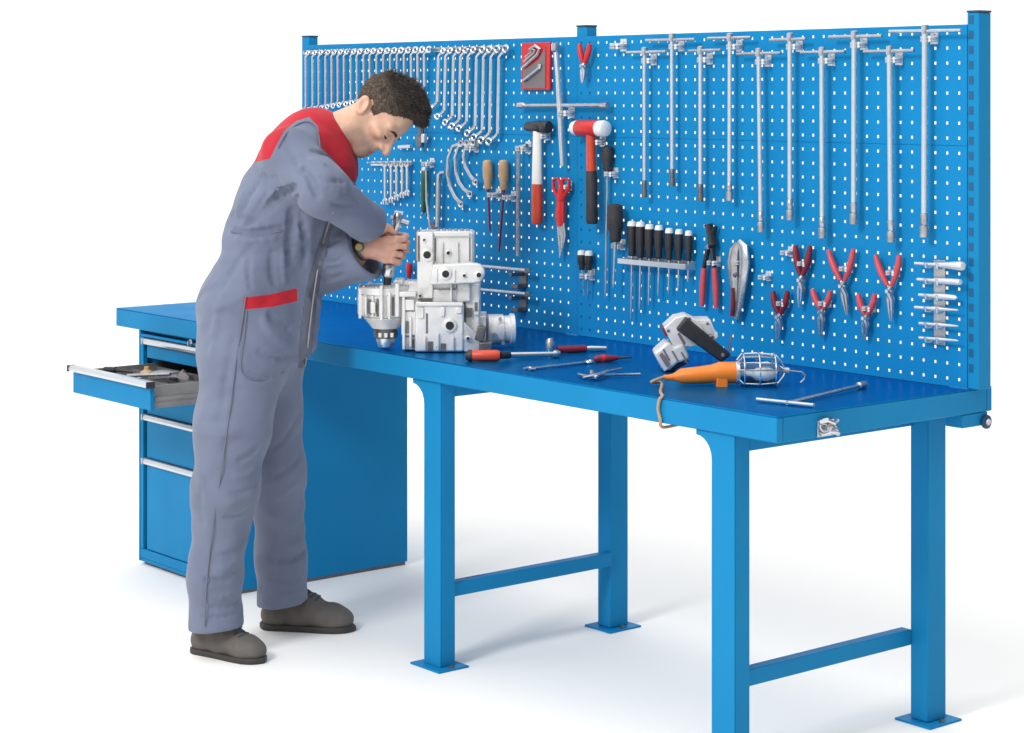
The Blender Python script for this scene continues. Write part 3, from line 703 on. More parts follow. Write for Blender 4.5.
# small things round the forehead and hand
a, b = T(399, 147, .02), T(411, 146.3, .02)
tag(MB().tube([a, b], .007, 8).build('pin', M['alu'], origin=a), 'short white metal pin on the board just in front of the brow', 'pin')
a = T(421, 137, .03)
t = thing('paint_brush', 'small dark brown brush with a pale ferrule hanging in front of the forehead', 'brush', a)
MB().box((a.x - .018, a.y - .008, a.z - .036), (a.x + .010, a.y + .008, a.z + .006)).build('bristle', M['dark_steel'], t, bevel=.003, origin=a)
MB().box((a.x + .012, a.y - .01, a.z - .02), (a.x + .03, a.y + .006, a.z + .012)).build('ferrule', M['alu'], t, bevel=.003, origin=a)
MB().tube([a + Vector((0, 0, .006)), a + Vector((.004, 0, .05))], [.012, .007], 8).build('handle', M['dark_steel'], t, origin=a)
driver('small red handled screwdriver hanging between hand and gearbox', (409.5, 263), (409, 278), (408.5, 288), .011, 'red', off=.03)
# extension bars behind the gearbox
for u0, v0, u1, v1, uc, n in ((483, 268, 530.5, 271, 523.5, 'upper'), (480, 291.5, 530.5, 294.5, 523.5, 'lower')):
    a, b = T(u0, v0, .05), T(u1, v1, .05)
    t = thing('extension_bar', f'dark grey extension bar lying level on the board right of the gearbox, {n} of two', 'extension bar', a, 0, 'extension bars right of the gearbox')
    MB().tube([a - Vector((.12, 0, -.004)), b], .0075, 10).build('bar', M['steel'], t, origin=a)
    MB().box((b.x - .022, b.y - .008, b.z - .008), (b.x - .001, b.y + .008, b.z + .008)).build('drive_end', M['dark_steel'], t, bevel=.002, origin=a)
    q = T(uc, (v0 + v1) / 2 + 8, .0)
    m = MB().box((q.x - .02, YP - .004, q.z - .03), (q.x + .02, YP - .0003, q.z + .03))
    m.box((q.x - .007, YP - .058, q.z + .006), (q.x + .007, YP - .0045, q.z + .018)); m.box((q.x - .018, YP - .04, q.z - .034), (q.x + .018, YP - .0045, q.z - .02))
    tag(m.build('bar_bracket', M['dark_steel'], bevel=.002, origin=q), f'dark metal bracket carrying the {n} extension bar', 'bracket', 'brackets under the extension bars')
# ------------------------------------------------------------------ things on the bench
def frame(u, v, z=ZT):
    p = on(u, v, 2, z); Z = float((p - CAM) @ FW)
    return p, FPX / Z
# gearbox: local x right, y away, z up
GP, GS = frame(440, 352.5)
GZ = GP[2]
def gx(u): return (u - 440) / GS
def gz(v): return (352.5 - v) / GS
gb = thing('gearbox', 'pale cast aluminium gearbox housing standing upright on the bench top in front of the worker', 'gearbox', GP, YAW)
m = MB()
def gbox(u0, u1, v0, v1, y0, y1): m.box((gx(u0), y0, gz(v1)), (gx(u1), y1, gz(v0)))
gbox(418, 473, 233, 303, .03, .17); m.build('upper_housing', M['cast_alu'], gb, bevel=.006)
m = MB(); gbox(417, 433, 232.5, 299, .012, .03 - .0003); gbox(470.5, 474, 234, 266, .04, .16); gbox(433.5, 470, 232, 237, .02, .0297)
for u in (441, 456.5): gbox(u, u + 2, 243, 264, .022, .0297)
gbox(433.5, 472, 264, 268, .012, .0297)
gbox(432, 457, 290, 302.6, .018, .0297); gbox(450, 452.5, 283, 303, .0, .0297)
m.build('rib', M['cast_alu'], gb, bevel=.003)
# lug
pts = [(gx(430), gz(284)), (gx(474), gz(282.5))]
for k in range(9):
    a = -math.pi / 2 + math.pi * k / 8; pts.append((gx(477) + 8 / GS * math.cos(a), gz(272.5) + 9.5 / GS * math.sin(a)))
pts += [(gx(471), gz(262.5)), (gx(433), gz(264))]
m = MB(); m.prism(pts, -.028, .0116); m.build('lug', M['cast_alu'], gb, bevel=.004)
# lower block
m = MB(); gbox(415, 464, 303.5, 351.5, -.01, .17); gbox(464.5, 480, 285, 340, .03, .16); gbox(456, 471, 283, 303, .02 - .004, .0295)
m.build('lower_housing', M['cast_alu'], gb, bevel=.006)
m = MB()
for u, v0 in ((424, 336), (437, 333), (452, 336)): gbox(u, u + 2.2, v0, 350, -.02, -.0103)
gbox(416, 463, 301.5, 305.5, -.017, -.0104)
m.add([(gx(464), -.005, gz(351.5)), (gx(492), .02, gz(350)), (gx(464), -.005, gz(322)), (gx(464), .1, gz(351.5)), (gx(492), .1, gz(350)), (gx(464), .1, gz(322))], [(0, 1, 2), (3, 5, 4), (0, 3, 4, 1), (1, 4, 5, 2), (2, 5, 3, 0)])
m.build('web', M['cast_alu'], gb, bevel=.002)
# bosses with bores
for (u, v, r, y) in ((427, 255, 3.8, .012), (448, 253.5, 1.9, .03), (446, 273, 3.6, -.028), (479, 274, 2.4, -.028), (464.5, 274.5, 1.5, -.028), (450, 325, 4.2, -.01), (420, 296, 1.3, .012), (438, 346, 1.3, -.01), (468, 338, 1.6, -.005), (424, 240, 1.1, .012)):
    R = r / GS
    bs = MB().lathe([(0, R * 1.75), (.006, R * 1.65), (.008, R * 1.2)], (gx(u), y + .0003, gz(v)), (0, -1, 0), 18).build('boss', M['cast_alu'], gb)
    MB().lathe([(0, R), (.0012, R)], (gx(u), y - .0078, gz(v)), (0, -1, 0), 16).build('bore', M['hole'], bs)
# bell drum on the left, axis upright
cx, cyy = gx(384), .085
def lath(name, prof, mt, n=32, c=(cx, cyy)):
    return MB().lathe([(gz(v), r / GS) for v, r in prof], (c[0], c[1], 0), (0, 0, 1), n).build(name, mt, gb, bevel=0)
lath('bell_drum', [(319, 20), (318.5, 24), (314, 25.5), (296, 25.8), (295.5, 28.2), (289, 28.2), (288, 26), (286.5, 12)], M['cast_alu'])
lath('drum_cover', [(331, 14), (326, 17.5), (320.5, 22.5), (319.2, 22.5)], M['cast_alu'])
lath('shaft_ring', [(341, 11), (339, 12.4), (334.5, 12.4), (334, 11.4), (331.3, 11.4)], M['alu_dark'])
lath('output_flange', [(351.5, 4), (350, 7.5), (344.5, 9.5), (341.2, 10)], M['alu'])
m = MB()
for k in range(22):
    a = 2 * math.pi * k / 22; ca, sa = math.cos(a), math.sin(a)
    R0, R1 = 25.2 / GS, 28.4 / GS
    w = 1.1 / GS
    vs = []
    for z in (gz(317), gz(296.2)):
        for r in (R0, R1):
            for s in (-w, w): vs.append((cx + ca * r - sa * s, cyy + sa * r + ca * s, z))
    m.add(vs, [(0, 1, 3, 2), (4, 6, 7, 5), (0, 4, 5, 1), (2, 3, 7, 6), (0, 2, 6, 4), (1, 5, 7, 3)])
m.build('fin', M['cast_alu'], gb, bevel=.0012)
for u, w_, v0, v1, dz in ((359, 3, 289.5, 320, .0), (365.5, 2, 297, 316, .004), (373, 5, 302, 313, .006), (381.5, 3.2, 285.5, 320, .008), (389.5, 2.4, 292, 319, .006), (397, 4, 284, 317, .0)):
    a = math.acos(max(-1, min(1, (u - 384) / 28.4))); yy = cyy - math.sin(a) * 28.4 / GS
    MB().box((gx(u - w_ / 2), yy - .006 - dz, gz(v1)), (gx(u + w_ / 2), yy + .03, gz(v0))).build('drum_rib', M['cast_alu'], gb, bevel=.002)
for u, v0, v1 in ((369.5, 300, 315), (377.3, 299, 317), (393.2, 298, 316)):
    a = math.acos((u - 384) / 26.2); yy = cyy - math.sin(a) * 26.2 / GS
    MB().box((gx(u - 1.2), yy - .0035, gz(v1)), (gx(u + 1.2), yy + .02, gz(v0))).build('recess_shade', M['alu_dark'], gb)  # dark blocks painting the shade in the gaps between drum fins
for u in (379, 385, 391):
    a = math.acos((u - 384) / 12.6); yy = cyy - math.sin(a) * 12.6 / GS
    MB().box((gx(u - 1.6), yy - .004, gz(339.5)), (gx(u + 1.6), yy + .01, gz(334.8))).build('ring_lug', M['cast_alu'], gb, bevel=.001)
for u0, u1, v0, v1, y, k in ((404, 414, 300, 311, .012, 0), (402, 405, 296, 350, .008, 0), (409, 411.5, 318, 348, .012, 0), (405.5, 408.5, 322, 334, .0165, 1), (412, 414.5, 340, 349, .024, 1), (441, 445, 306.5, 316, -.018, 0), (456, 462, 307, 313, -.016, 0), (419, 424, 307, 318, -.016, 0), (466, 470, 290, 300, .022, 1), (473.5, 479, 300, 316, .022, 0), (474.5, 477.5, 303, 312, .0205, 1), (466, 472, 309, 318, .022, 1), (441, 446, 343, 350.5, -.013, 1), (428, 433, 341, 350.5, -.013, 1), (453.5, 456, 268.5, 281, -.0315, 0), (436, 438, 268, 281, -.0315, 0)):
    MB().box((gx(u0), y, gz(v1)), (gx(u1), y + .03, gz(v0))).build('recess_shade' if k else 'cast_pad', M['alu_dark'] if k else M['cast_alu'], gb, bevel=.0 if k else .0022)  # the darker boxes stand in for shade in hollows of the casting
for k in range(9):
    a = 2 * math.pi * (k + .3) / 9
    MB().lathe([(0, 2.3 / GS), (2.2 / GS, 2.3 / GS), (2.6 / GS, 1.8 / GS)], (cx + math.cos(a) * 25 / GS, cyy + math.sin(a) * 25 / GS, gz(288.9)), (0, 0, 1), 6).build('bolt', M['steel'], gb)
# neck between drum and tower
m = MB(); m.tube([(gx(396), .09, gz(303)), (gx(420), .09, gz(305))], [.06, .068], 24); m.build('neck', M['cast_alu'], gb)
m = MB(); gbox(399, 416, 292, 297, .005, .16); gbox(401, 416, 312, 336, .02, .024); gbox(403, 416, 338, 351, .03, .12); m.build('bracket', M['cast_alu'], gb, bevel=.003)
m = MB(); gbox(406, 418, 283, 300, .06, .13); gbox(393, 403, 281, 287, .05, .12); m.build('boss_block', M['cast_alu'], gb, bevel=.005)
# right end cover, axis towards the right
m = MB()
zc = gz(334)
m.lathe([(0, 13 / GS), (.004, 15.5 / GS), (.05, 15.5 / GS), (.052, 14 / GS), (.07, 14 / GS), (.072, 16 / GS), (.084, 16 / GS), (.087, 13 / GS)], (gx(486), .12, zc), (1, .12, 0), 28)
m.build('end_cover', M['cast_alu'], gb, bevel=0)
m = MB().box((gx(474), .05, gz(351)), (gx(486), .19, gz(318))); m.build('mounting_plate', M['cast_alu'], gb, bevel=.004)
m = MB().box((gx(476), .0, gz(341)), (gx(485), .049, gz(327)), RY(.25)); m.box((gx(479), -.02, gz(350)), (gx(492), .049, gz(342))); m.build('sensor', M['alu_dark'], gb, bevel=.003)
for u, v in ((500, 322), (503, 346), (494, 337)):
    MB().cyl((gx(u), .12 - 16.2 / GS, gz(v)), (gx(u), .12 - 12 / GS, gz(v)), .006, n=6).build('bolt', M['steel'], gb)
for k in range(6):
    MB().cyl((gx(437 + 6 * k), .1, gz(233.2)), (gx(437 + 6 * k), .1, gz(230.8)), .006, n=6).build('bolt', M['steel'], gb)
for u0, u1, v0, v1, y in ((434.2, 435.6, 239, 262, .0285), (469, 470.2, 238, 262, .0285), (417.6, 419.6, 236, 262, .0105), (418, 432, 299.4, 301.2, .0105), (457.5, 459, 284, 301, .0245), (464.3, 465.6, 306, 344, .029), (434, 471, 281.8, 283.2, .0165), (426, 428, 313, 333, -.0115)):
    MB().box((gx(u0), y, gz(v1)), (gx(u1), y + .004, gz(v0))).build('joint', M['alu_dark'], gb)  # dark strips paint in joint lines and the shadow under the front plate
MB().box((gx(415.5), .05, gz(262)), (gx(417.4), .15, gz(233.5))).build('gasket', M['wood'], gb)

def bench(name, label, cat, u, v, rz=YAW, group=None, z=ZT):
    p, s = frame(u, v, z); return thing(name, label, cat, p, rz, group), s
def B(u, v, h=.008):                      # point lying h above the bench top
    p = on(u, v, 2, ZT + h); return Vector([float(c) for c in p])
# red gripped torque bar
a = B(469, 355.5, .017)
t = thing('torque_bar', 'steel torque bar with an orange red grip lying at the foot of the gearbox', 'torque wrench', a)
b = B(500, 355.5, .017); c = B(509, 355, .015); e = B(553, 354, .012)
d_ = (b - a).normalized()
MB().lathe([(0, .012), (.004, .0155), ((b - a).length * .9, .0165), ((b - a).length, .013)], a, b - a, 14).build('grip', M['orange_red'], t, origin=a)
MB().lathe([(-.01, .011), (0, .0172), (.008, .0172)], a, b - a, 14).build('end_cap', M['black'], t, origin=a)
MB().tube([b, c], [.0105, .0105], 12).build('collar', M['black'], t, origin=a)
MB().tube([c, e], [.0085, .008], 12).build('shaft', M['chrome'], t, origin=a)
MB().lathe([(0, .011), (.012, .013), (.02, .009)], e, e - c, 12).build('drive_head', M['chrome'], t, origin=a)
# ratchet with standing head
a = B(549, 349, .0)
t = thing('ratchet', 'steel ratchet with a dark red handle and upright round head lying behind the torque bar', 'ratchet', a)
h = B(550, 347, .022); b = B(557, 349.5, .012); c = B(586, 348.5, .011); e = B(606, 348.5, .010)
MB().tube([h + Vector((0, 0, .026)), h + Vector((0, 0, .014)), h + Vector((0, 0, -.012)), h + Vector((0, 0, -.021))], [.008, .0135, .0135, .009], 14).build('head', M['steel'], t, origin=a)
MB().tube([b, b.lerp(c, .5), c], [.010, .0115, .0105], 12).build('handle', M['dark_red'], t, origin=a)
MB().tube([c, c.lerp(e, .25), e], [.0075, .0095, .0085], 12).build('shaft', M['chrome'], t, origin=a)
# open spanner on the bench
a, b = B(533, 368, .006), B(586, 362, .006)
t = thing('combination_spanner', 'bright open and ring spanner lying loose nearest the front edge of the bench', 'spanner', a)
MB().tube([a, b], .0072, 8, flat=.55).build('shaft', M['chrome'], t, origin=a)
dv = (b - a).normalized(); nv = Vector((0, 0, 1)).cross(dv)
MB().ring(b + dv * .012, (0, 0, 1), .0115, .0045, 18, 8).build('ring_end', M['chrome'], t, origin=a)
m = MB()
for s in (-1, 1): m.tube([a, a - dv * .008 + nv * s * .011, a - dv * .024 + nv * s * .010], [.0065, .0075, .005], 8, flat=.7)
m.build('open_end', M['chrome'], t, origin=a)
# small dark screwdriver on the bench
a, b, c = B(594, 359, .010), B(618, 358, .010), B(632, 357.3, .007)
t = thing('stubby_screwdriver', 'short dark blue and red screwdriver lying on the bench behind the pliers', 'screwdriver', a)
MB().tube([a, a.lerp(b, .1), a.lerp(b, .55), b], [.006, .0105, .0115, .006], 12).build('handle', M['dark_red'], t, origin=a)
MB().tube([a.lerp(b, .28), a.lerp(b, .42)], [.0122, .0122], 12).build('band', M['red'], t, origin=a)
MB().tube([b, c], [.0045, .002], 8).build('blade', M['dark_steel'], t, origin=a)
# pliers on the bench
a = B(592, 376, .010)
t = thing('bench_pliers', 'bright steel slip joint pliers lying open on the bench near the front edge', 'pliers', a)
MB().tube([B(578, 373.5, .008), B(586, 376.5, .009), B(594, 377.5, .010), B(602, 375, .009), B(640, 374, .008)], [.004, .009, .012, .007, .006], 10, flat=.6).build('handle', M['chrome'], t, origin=a)
MB().tube([B(583, 377.5, .012), B(591, 376, .014), B(600, 374.5, .014), B(606, 371.5, .012), B(621, 368.5, .01)], [.004, .009, .010, .006, .005], 10, flat=.6).build('handle', M['steel'], t, origin=a)
MB().lathe([(0, .007), (.008, .006)], a + Vector((.0, 0, .008)), (0, 0, 1), 12).build('rivet', M['steel'], t, origin=a)
# T bar on the bench
a, b, c, d = B(757, 399.5, .007), B(814, 405.5, .007), B(787, 403, .007), B(864, 384.5, .010)
t = thing('bench_t_wrench', 'slim steel T wrench lying on the right end of the bench top', 'wrench', c)
MB().tube([a, b], .0058, 10).build('crossbar', M['chrome'], t, origin=c)
MB().tube([c, d], [.005, .005], 10).build('shaft', M['steel'], t, origin=c)
MB().lathe([(-.03, .0055), (-.027, .0095), (.004, .0095), (.005, .006)], d, d - c, 12).build('socket', M['steel'], t, origin=c)

# white machine with a black bar handle; local x right, y away, z up
t, s = bench('power_tool', 'white handheld power tool with a thick slanting black bar handle, tipped on the bench', 'power tool', 690, 370)
ux = lambda u: (u - 690) / s
uz = lambda v: (370 - v) / s
def poly(pts, y0, y1): return MB().prism([(ux(u), uz(v)) for u, v in pts], y0, y1)
poly([(652.5, 351.5), (664, 341), (668, 340), (672, 345), (682, 341), (687, 352), (688, 357), (676, 361), (667, 369), (661.5, 368)], -.055, .05).build('motor_housing', M['pale_grey'], t, bevel=.008, segs=3)
poly([(653, 351), (657, 348), (668, 365), (663, 369)], -.062, -.0555).build('end_plate', M['pale_grey'], t, bevel=.003)
poly([(657.5, 352), (660.5, 349.5), (668, 361), (665, 364)], -.066, -.0622).build('vent', M['grey_card'], t, bevel=.001)
poly([(663, 326), (674, 316), (685, 313.5), (694, 318), (709, 318), (714, 331), (716, 330.5), (717, 336), (706, 342), (690, 345), (672, 344)], -.045, .05).build('gear_head', M['pale_grey'], t, bevel=.009, segs=3)
poly([(661, 327), (664, 325.5), (668, 334), (665.5, 337)], -.02, .04).build('guard', M['dark_red'], t, bevel=.002)
m = MB(); a = Vector((ux(679), -.075, uz(319.5))); b = Vector((ux(724), -.045, uz(355)))
dirv = (b - a).normalized(); L = (b - a).length
ang = math.atan2(dirv.z, dirv.x)
m.box((-.0, -.017, -.024), (L, .017, .021))
bh = MB(); bh.v = [tuple(a + Vector((x * math.cos(ang) - z * math.sin(ang) , y + .03 * x / L, x * math.sin(ang) + z * math.cos(ang) * (1 - .35 * x / L)))) for x, y, z in m.v]; bh.f = m.f; bh.mi = m.mi
hb = bh.build('handle', M['black_rubber'], t, bevel=.006, segs=3)
MB().lathe([(0, .006), (.003, .005)], (ux(720.5), -.066, uz(352)), (0, -1, 0), 12).build('screw', M['steel'], hb)
poly([(664, 369.5), (668, 361), (679, 354), (687, 357), (688, 361), (676, 367), (671, 370)], -.04, .04).build('base', M['black'], t, bevel=.004)
poly([(676, 332), (678, 330.5), (684, 341), (682, 342.5)], -.0475, -.0452).build('slot', M['grey_card'], t)
m = MB().tube([(ux(728), 0, uz(353)), (ux(731), .02, uz(343)), (ux(733), .03, uz(335))], .003, 6); m.build('lever', M['dark_steel'], t)

for u, v, w in ((661, 347, 1), (670, 349, 1), (679, 350, 1)):
    poly([(u, v), (u + 1.3, v - .8), (u + 7.5, v + 10), (u + 6.2, v + 10.8)], -.058, -.0552).build('groove', M['grey_card'], t)
for u, v in ((667, 329), (688, 317), (706, 322), (711, 335), (684, 359)):
    MB().lathe([(0, .0045), (.003, .004)], (ux(u), -.0453 if v < 345 else -.0552, uz(v)), (0, -1, 0), 10).build('screw', M['dark_steel'], t)
poly([(699, 321), (708, 321), (712, 332), (704, 333)], -.0475, -.0452).build('rating_plate', M['alu'], t, bevel=.001)
# inspection lamp
t, s = bench('inspection_lamp', 'orange handled inspection lamp with a wire cage and hook lying on the bench', 'lamp', 735, 384)
ux = lambda u: (u - 735) / s
uz = lambda v: (384 - v) / s
ax = [(ux(673), -.03, uz(375.5)), (ux(680), -.03, uz(374.5)), (ux(700), -.03, uz(373.5)), (ux(712), -.03, uz(372)), (ux(718), -.03, uz(371)), (ux(735), -.03, uz(371))]
MB().tube(ax, [.010, .020, .0235, .0245, .0285, .0285], 16).build('handle', M['orange'], t)
MB().tube([(ux(663), -.03, uz(375.5)), (ux(667), -.03, uz(376)), (ux(673.5), -.03, uz(375.5))], [.006, .0075, .010], 10).build('cord_sleeve', M['orange'], t)
MB().box((ux(714.5), -.055, uz(387)), (ux(726), -.03, uz(374))).build('switch', M['orange'], t, bevel=.004, segs=3)
MB().tube([(ux(734.5), -.03, uz(371)), (ux(738), -.03, uz(371))], [.030, .030], 18).build('collar', M['alu'], t)
# reflector: half shell open to the viewer
m = MB(); n = 14; x0, x1 = ux(738), ux(778); R = .042
vs = []; 
for j, x in enumerate((x0, x0 + .012, x1 - .012, x1)):
    r = R * (.7, 1, 1, .72)[j]
    for rr in (r, r - .0025):
        for k in range(n + 1):
            q = math.radians(10 + 150 * k / n)
            vs.append((x, -.03 + rr * math.cos(q - .3) , uz(369) + rr * math.sin(q - 2.2)))
W = n + 1; fs = []
for j in range(3):
    for lay in (0, 1):
        o_ = (j * 2 + lay) * W; p_ = ((j + 1) * 2 + lay) * W
        for k in range(n): fs.append((o_ + k, o_ + k + 1, p_ + k + 1, p_ + k))
    for k in (0, n): fs.append(((j * 2) * W + k, (j * 2 + 1) * W + k, ((j + 1) * 2 + 1) * W + k, ((j + 1) * 2) * W + k))
for j in (0, 3):
    for k in range(n): fs.append(((j * 2) * W + k, (j * 2) * W + k + 1, (j * 2 + 1) * W + k + 1, (j * 2 + 1) * W + k))
m.add(vs, fs); m.build('reflector', M['alu'], t)
MB().lathe([(0, .014), (.03, .014), (.045, .024), (.075, .027), (.095, .018), (.102, .006)], (ux(738), -.03, uz(370)), (1, 0, 0), 18).build('bulb', M['white_plastic'], t)
m = MB(); cz = uz(369)
for k in range(7):
    q = 2 * math.pi * k / 7 + .3; cq, sq = math.cos(q), math.sin(q)
    m.tube([(ux(736), -.03 + cq * .028, cz + sq * .028), (ux(741), -.03 + cq * .045, cz + sq * .045), (ux(758), -.03 + cq * .05, cz + sq * .047), (ux(775), -.03 + cq * .044, cz + sq * .042), (ux(781), -.03 + cq * .02, cz + sq * .02), (ux(784), -.03, cz)], .0023, 6)
for x, r in ((742, .046), (757, .049), (773, .045)): m.ring((ux(x), -.03, cz), (1, 0, 0), r, .0023, 24, 6, flat=1)
m.build('wire_cage', M['chrome'], t)
MB().lathe([(0, .010), (.012, .008), (.015, .004)], (ux(783), -.03, cz), (1, 0, 0), 12).build('end_ferrule', M['alu'], t)
MB().tube([(ux(785), -.03, cz), (ux(793), -.03, cz - .002), (ux(800), -.03, cz - .004), (ux(803.5), -.03, cz - .012), (ux(803), -.03, cz - .022), (ux(799), -.03, cz - .032)], .0026, 8).build('hook', M['steel'], t)
# its cord over the front edge
q0 = Vector(t.location) + RZ(YAW) @ Vector((ux(663), -.03, uz(375.5)))
pts = [q0, q0 + Vector((-.005, -.04, -.010)), B(661.5, 383, .006), B(660.5, 392, .0055)]
e = on(660.3, 398, 1, -.004); pts += [Vector((float(e[0]), .004, ZT + .005)), Vector((float(e[0]), -.007, ZT - .004)), Vector((float(e[0]) - .004, -.0075, ZT - .03)), Vector((float(e[0]) + .004, -.007, ZT - .055)), Vector((float(e[0]) + .002, -.004, ZT - TT - .006)), Vector((float(e[0]), .02, ZT - TT - .012)), Vector((float(e[0]) - .01, .12, ZT - TT - .008))]
def smooth(P, n=5):
    out = []
    for i in range(len(P) - 1):
        p0, p1, p2, p3 = P[max(i - 1, 0)], P[i], P[i + 1], P[min(i + 2, len(P) - 1)]
        for k in range(n):
            x = k / n; out.append(.5 * ((2 * p1) + (p2 - p0) * x + (2 * p0 - 5 * p1 + 4 * p2 - p3) * x * x + (3 * p1 - p0 - 3 * p2 + p3) * x ** 3))
    return out + [P[-1]]
m = MB(); m.tube([tuple(RZ(-YAW) @ (q - Vector(t.location))) for q in smooth(pts)], .0042, 8)
m.build('power_cord', M['cord'], t)
# small chrome clamp on the right end of the bench
p = on(825, 427, 0, TX1)
cl = thing('toggle_clamp', 'small shiny chrome clamp fixed to the right edge of the bench top', 'clamp', (TX1, p[1], p[2]))
MB().box((.0005, -.03, -.022), (.004, .03, .018)).build('base_plate', M['chrome'], cl, bevel=.001)
m = MB(); m.tube([(.006, -.025, .016), (.02, -.012, .02), (.024, .006, .012), (.018, .024, .016)], .006, 8); m.tube([(.006, -.02, -.016), (.02, -.004, -.008), (.022, .018, -.012), (.012, .034, -.018)], .006, 8)
m.build('lever', M['chrome'], cl)
m = MB().lathe([(0, .008), (.016, .010), (.02, .005)], (.004, -.004, .002), (1, 0, 0), 12); m.ring((.014, .016, .0), (.6, .4, 1), .011, .0035, 16, 7); m.ring((.014, -.018, .002), (.7, -.5, .6), .010, .0032, 16, 7)
m.build('pivot', M['steel'], cl)
MB().cyl((.004, .004, .012), (.026, .0, .014), .005, n=8).build('screw', M['wood'], cl)
# ------------------------------------------------------------------ the worker: implicit surfaces meshed by surface nets
ZW = 6.28
def P(u, v, b=0.0): return PX(u, v, ZW + b)
def smin(a, b, k):
    h = np.clip(.5 + .5 * (b - a) / k, 0, 1); return b + (a - b) * h - k * h * (1 - h)
def smax(a, b, k): return -smin(-a, -b, k)
def rcone(p, a, b, r1, r2, Mx=None):
    if Mx is not None: p = p @ Mx.T; a = Mx @ a; b = Mx @ b
    ab = b - a; t = np.clip(((p - a) @ ab) / (ab @ ab), 0, 1)
    return np.linalg.norm(p - a - t[:, None] * ab, axis=1) - (r1 + (r2 - r1) * t)
def ell(p, c, r, R=None):
    q = p - c
    if R is not None: q = q @ R
    r = np.array(r); k0 = np.linalg.norm(q / r, axis=1); k1 = np.linalg.norm(q / (r * r), axis=1)
    return k0 * (k0 - 1) / np.maximum(k1, 1e-9)
def nets(fn, lo, hi, h, blk=22, slack=1.7):
    lo = np.array(lo, float); dim = np.ceil((np.array(hi) - lo) / h).astype(int) + 2
    NY, NZ = int(dim[1]) + blk + 4, int(dim[2]) + blk + 4
    keys = []; pos = []; quads = []
    g = np.arange(blk + 2)
    I, J, K = np.meshgrid(g, g, g, indexing='ij'); half = blk * h * .5 * 1.7321
    n = blk + 2
    starts = [(i, j, k) for i in range(0, dim[0], blk) for j in range(0, dim[1], blk) for k in range(0, dim[2], blk)]
    cen = np.array([lo + (np.array(s) + blk / 2 + .5) * h for s in starts])
    ok = np.abs(fn(cen)) < half * slack + .01
    for s, use in zip(starts, ok):
        if not use: continue
        pts = np.stack([lo[0] + (s[0] + I) * h, lo[1] + (s[1] + J) * h, lo[2] + (s[2] + K) * h], -1).reshape(-1, 3)
        d = fn(pts).reshape(n, n, n)
        if d.min() > 0 or d.max() < 0: continue
        ins = d < 0
        acc = np.zeros((n - 1, n - 1, n - 1, 3)); cnt = np.zeros((n - 1, n - 1, n - 1))
        for ax_ in range(3):
            o1, o2 = [(1, 2), (0, 2), (0, 1)][ax_]
            sl0 = [slice(None)] * 3; sl1 = [slice(None)] * 3; sl0[ax_] = slice(0, n - 1); sl1[ax_] = slice(1, n)
            a, b = d[tuple(sl0)], d[tuple(sl1)]
            cross = (a < 0) != (b < 0)
            t = np.where(cross, a / np.where(cross, a - b, 1), 0)
            for q1 in (0, 1):
                for q2 in (0, 1):
                    sl = [None] * 3; sl[ax_] = slice(0, n - 1); sl[o1] = slice(q1, n - 1 + q1); sl[o2] = slice(q2, n - 1 + q2)
                    c = cross[tuple(sl)]; tt_ = t[tuple(sl)]
                    acc[..., ax_] += np.where(c, tt_, 0); acc[..., o1] += c * q1; acc[..., o2] += c * q2; cnt += c
        act = cnt > 0
        ii = np.argwhere(act)
        v = (acc[act] / cnt[act][:, None] + ii + np.array(s)) * h + lo
        G = ii + np.array(s); gk = (G[:, 0] * NY + G[:, 1]) * NZ + G[:, 2]
        keys.append(gk); pos.append(v)
        for ax_ in range(3):
            o1, o2 = [(1, 2), (2, 0), (0, 1)][ax_]
            sl0 = [slice(1, n - 1)] * 3; sl1 = [slice(1, n - 1)] * 3
            sl0[ax_] = slice(0, n - 2); sl1[ax_] = slice(1, n - 1)
            a, b = ins[tuple(sl0)], ins[tuple(sl1)]
            e = np.argwhere(a != b)
            if not len(e): continue
            flip = b[tuple(e.T)]
            base = e.copy(); base[:, o1] += 1; base[:, o2] += 1
            def cell(d1, d2):
                c = base + np.array(s); c[:, o1] -= d1; c[:, o2] -= d2
                return (c[:, 0] * NY + c[:, 1]) * NZ + c[:, 2]
            q = np.stack([cell(1, 1), cell(0, 1), cell(0, 0), cell(1, 0)], 1)
            q[flip] = q[flip][:, ::-1]
            quads.append(q)
    keys = np.concatenate(keys); pos = np.concatenate(pos); quads = np.concatenate(quads)
    uk, first = np.unique(keys, return_index=True)
    V = pos[first]; Q = np.searchsorted(uk, quads)
    return V, Q
def relax(V, Q, it=2, lam=.5):
    e = np.concatenate([Q[:, [0, 1]], Q[:, [1, 2]], Q[:, [2, 3]], Q[:, [3, 0]]])
    for _ in range(it):
        s = np.zeros_like(V); c = np.zeros(len(V))
        np.add.at(s, e[:, 0], V[e[:, 1]]); np.add.at(c, e[:, 0], 1)
        np.add.at(s, e[:, 1], V[e[:, 0]]); np.add.at(c, e[:, 1], 1)
        V = V + lam * (s / np.maximum(c, 1)[:, None] - V)
    return V
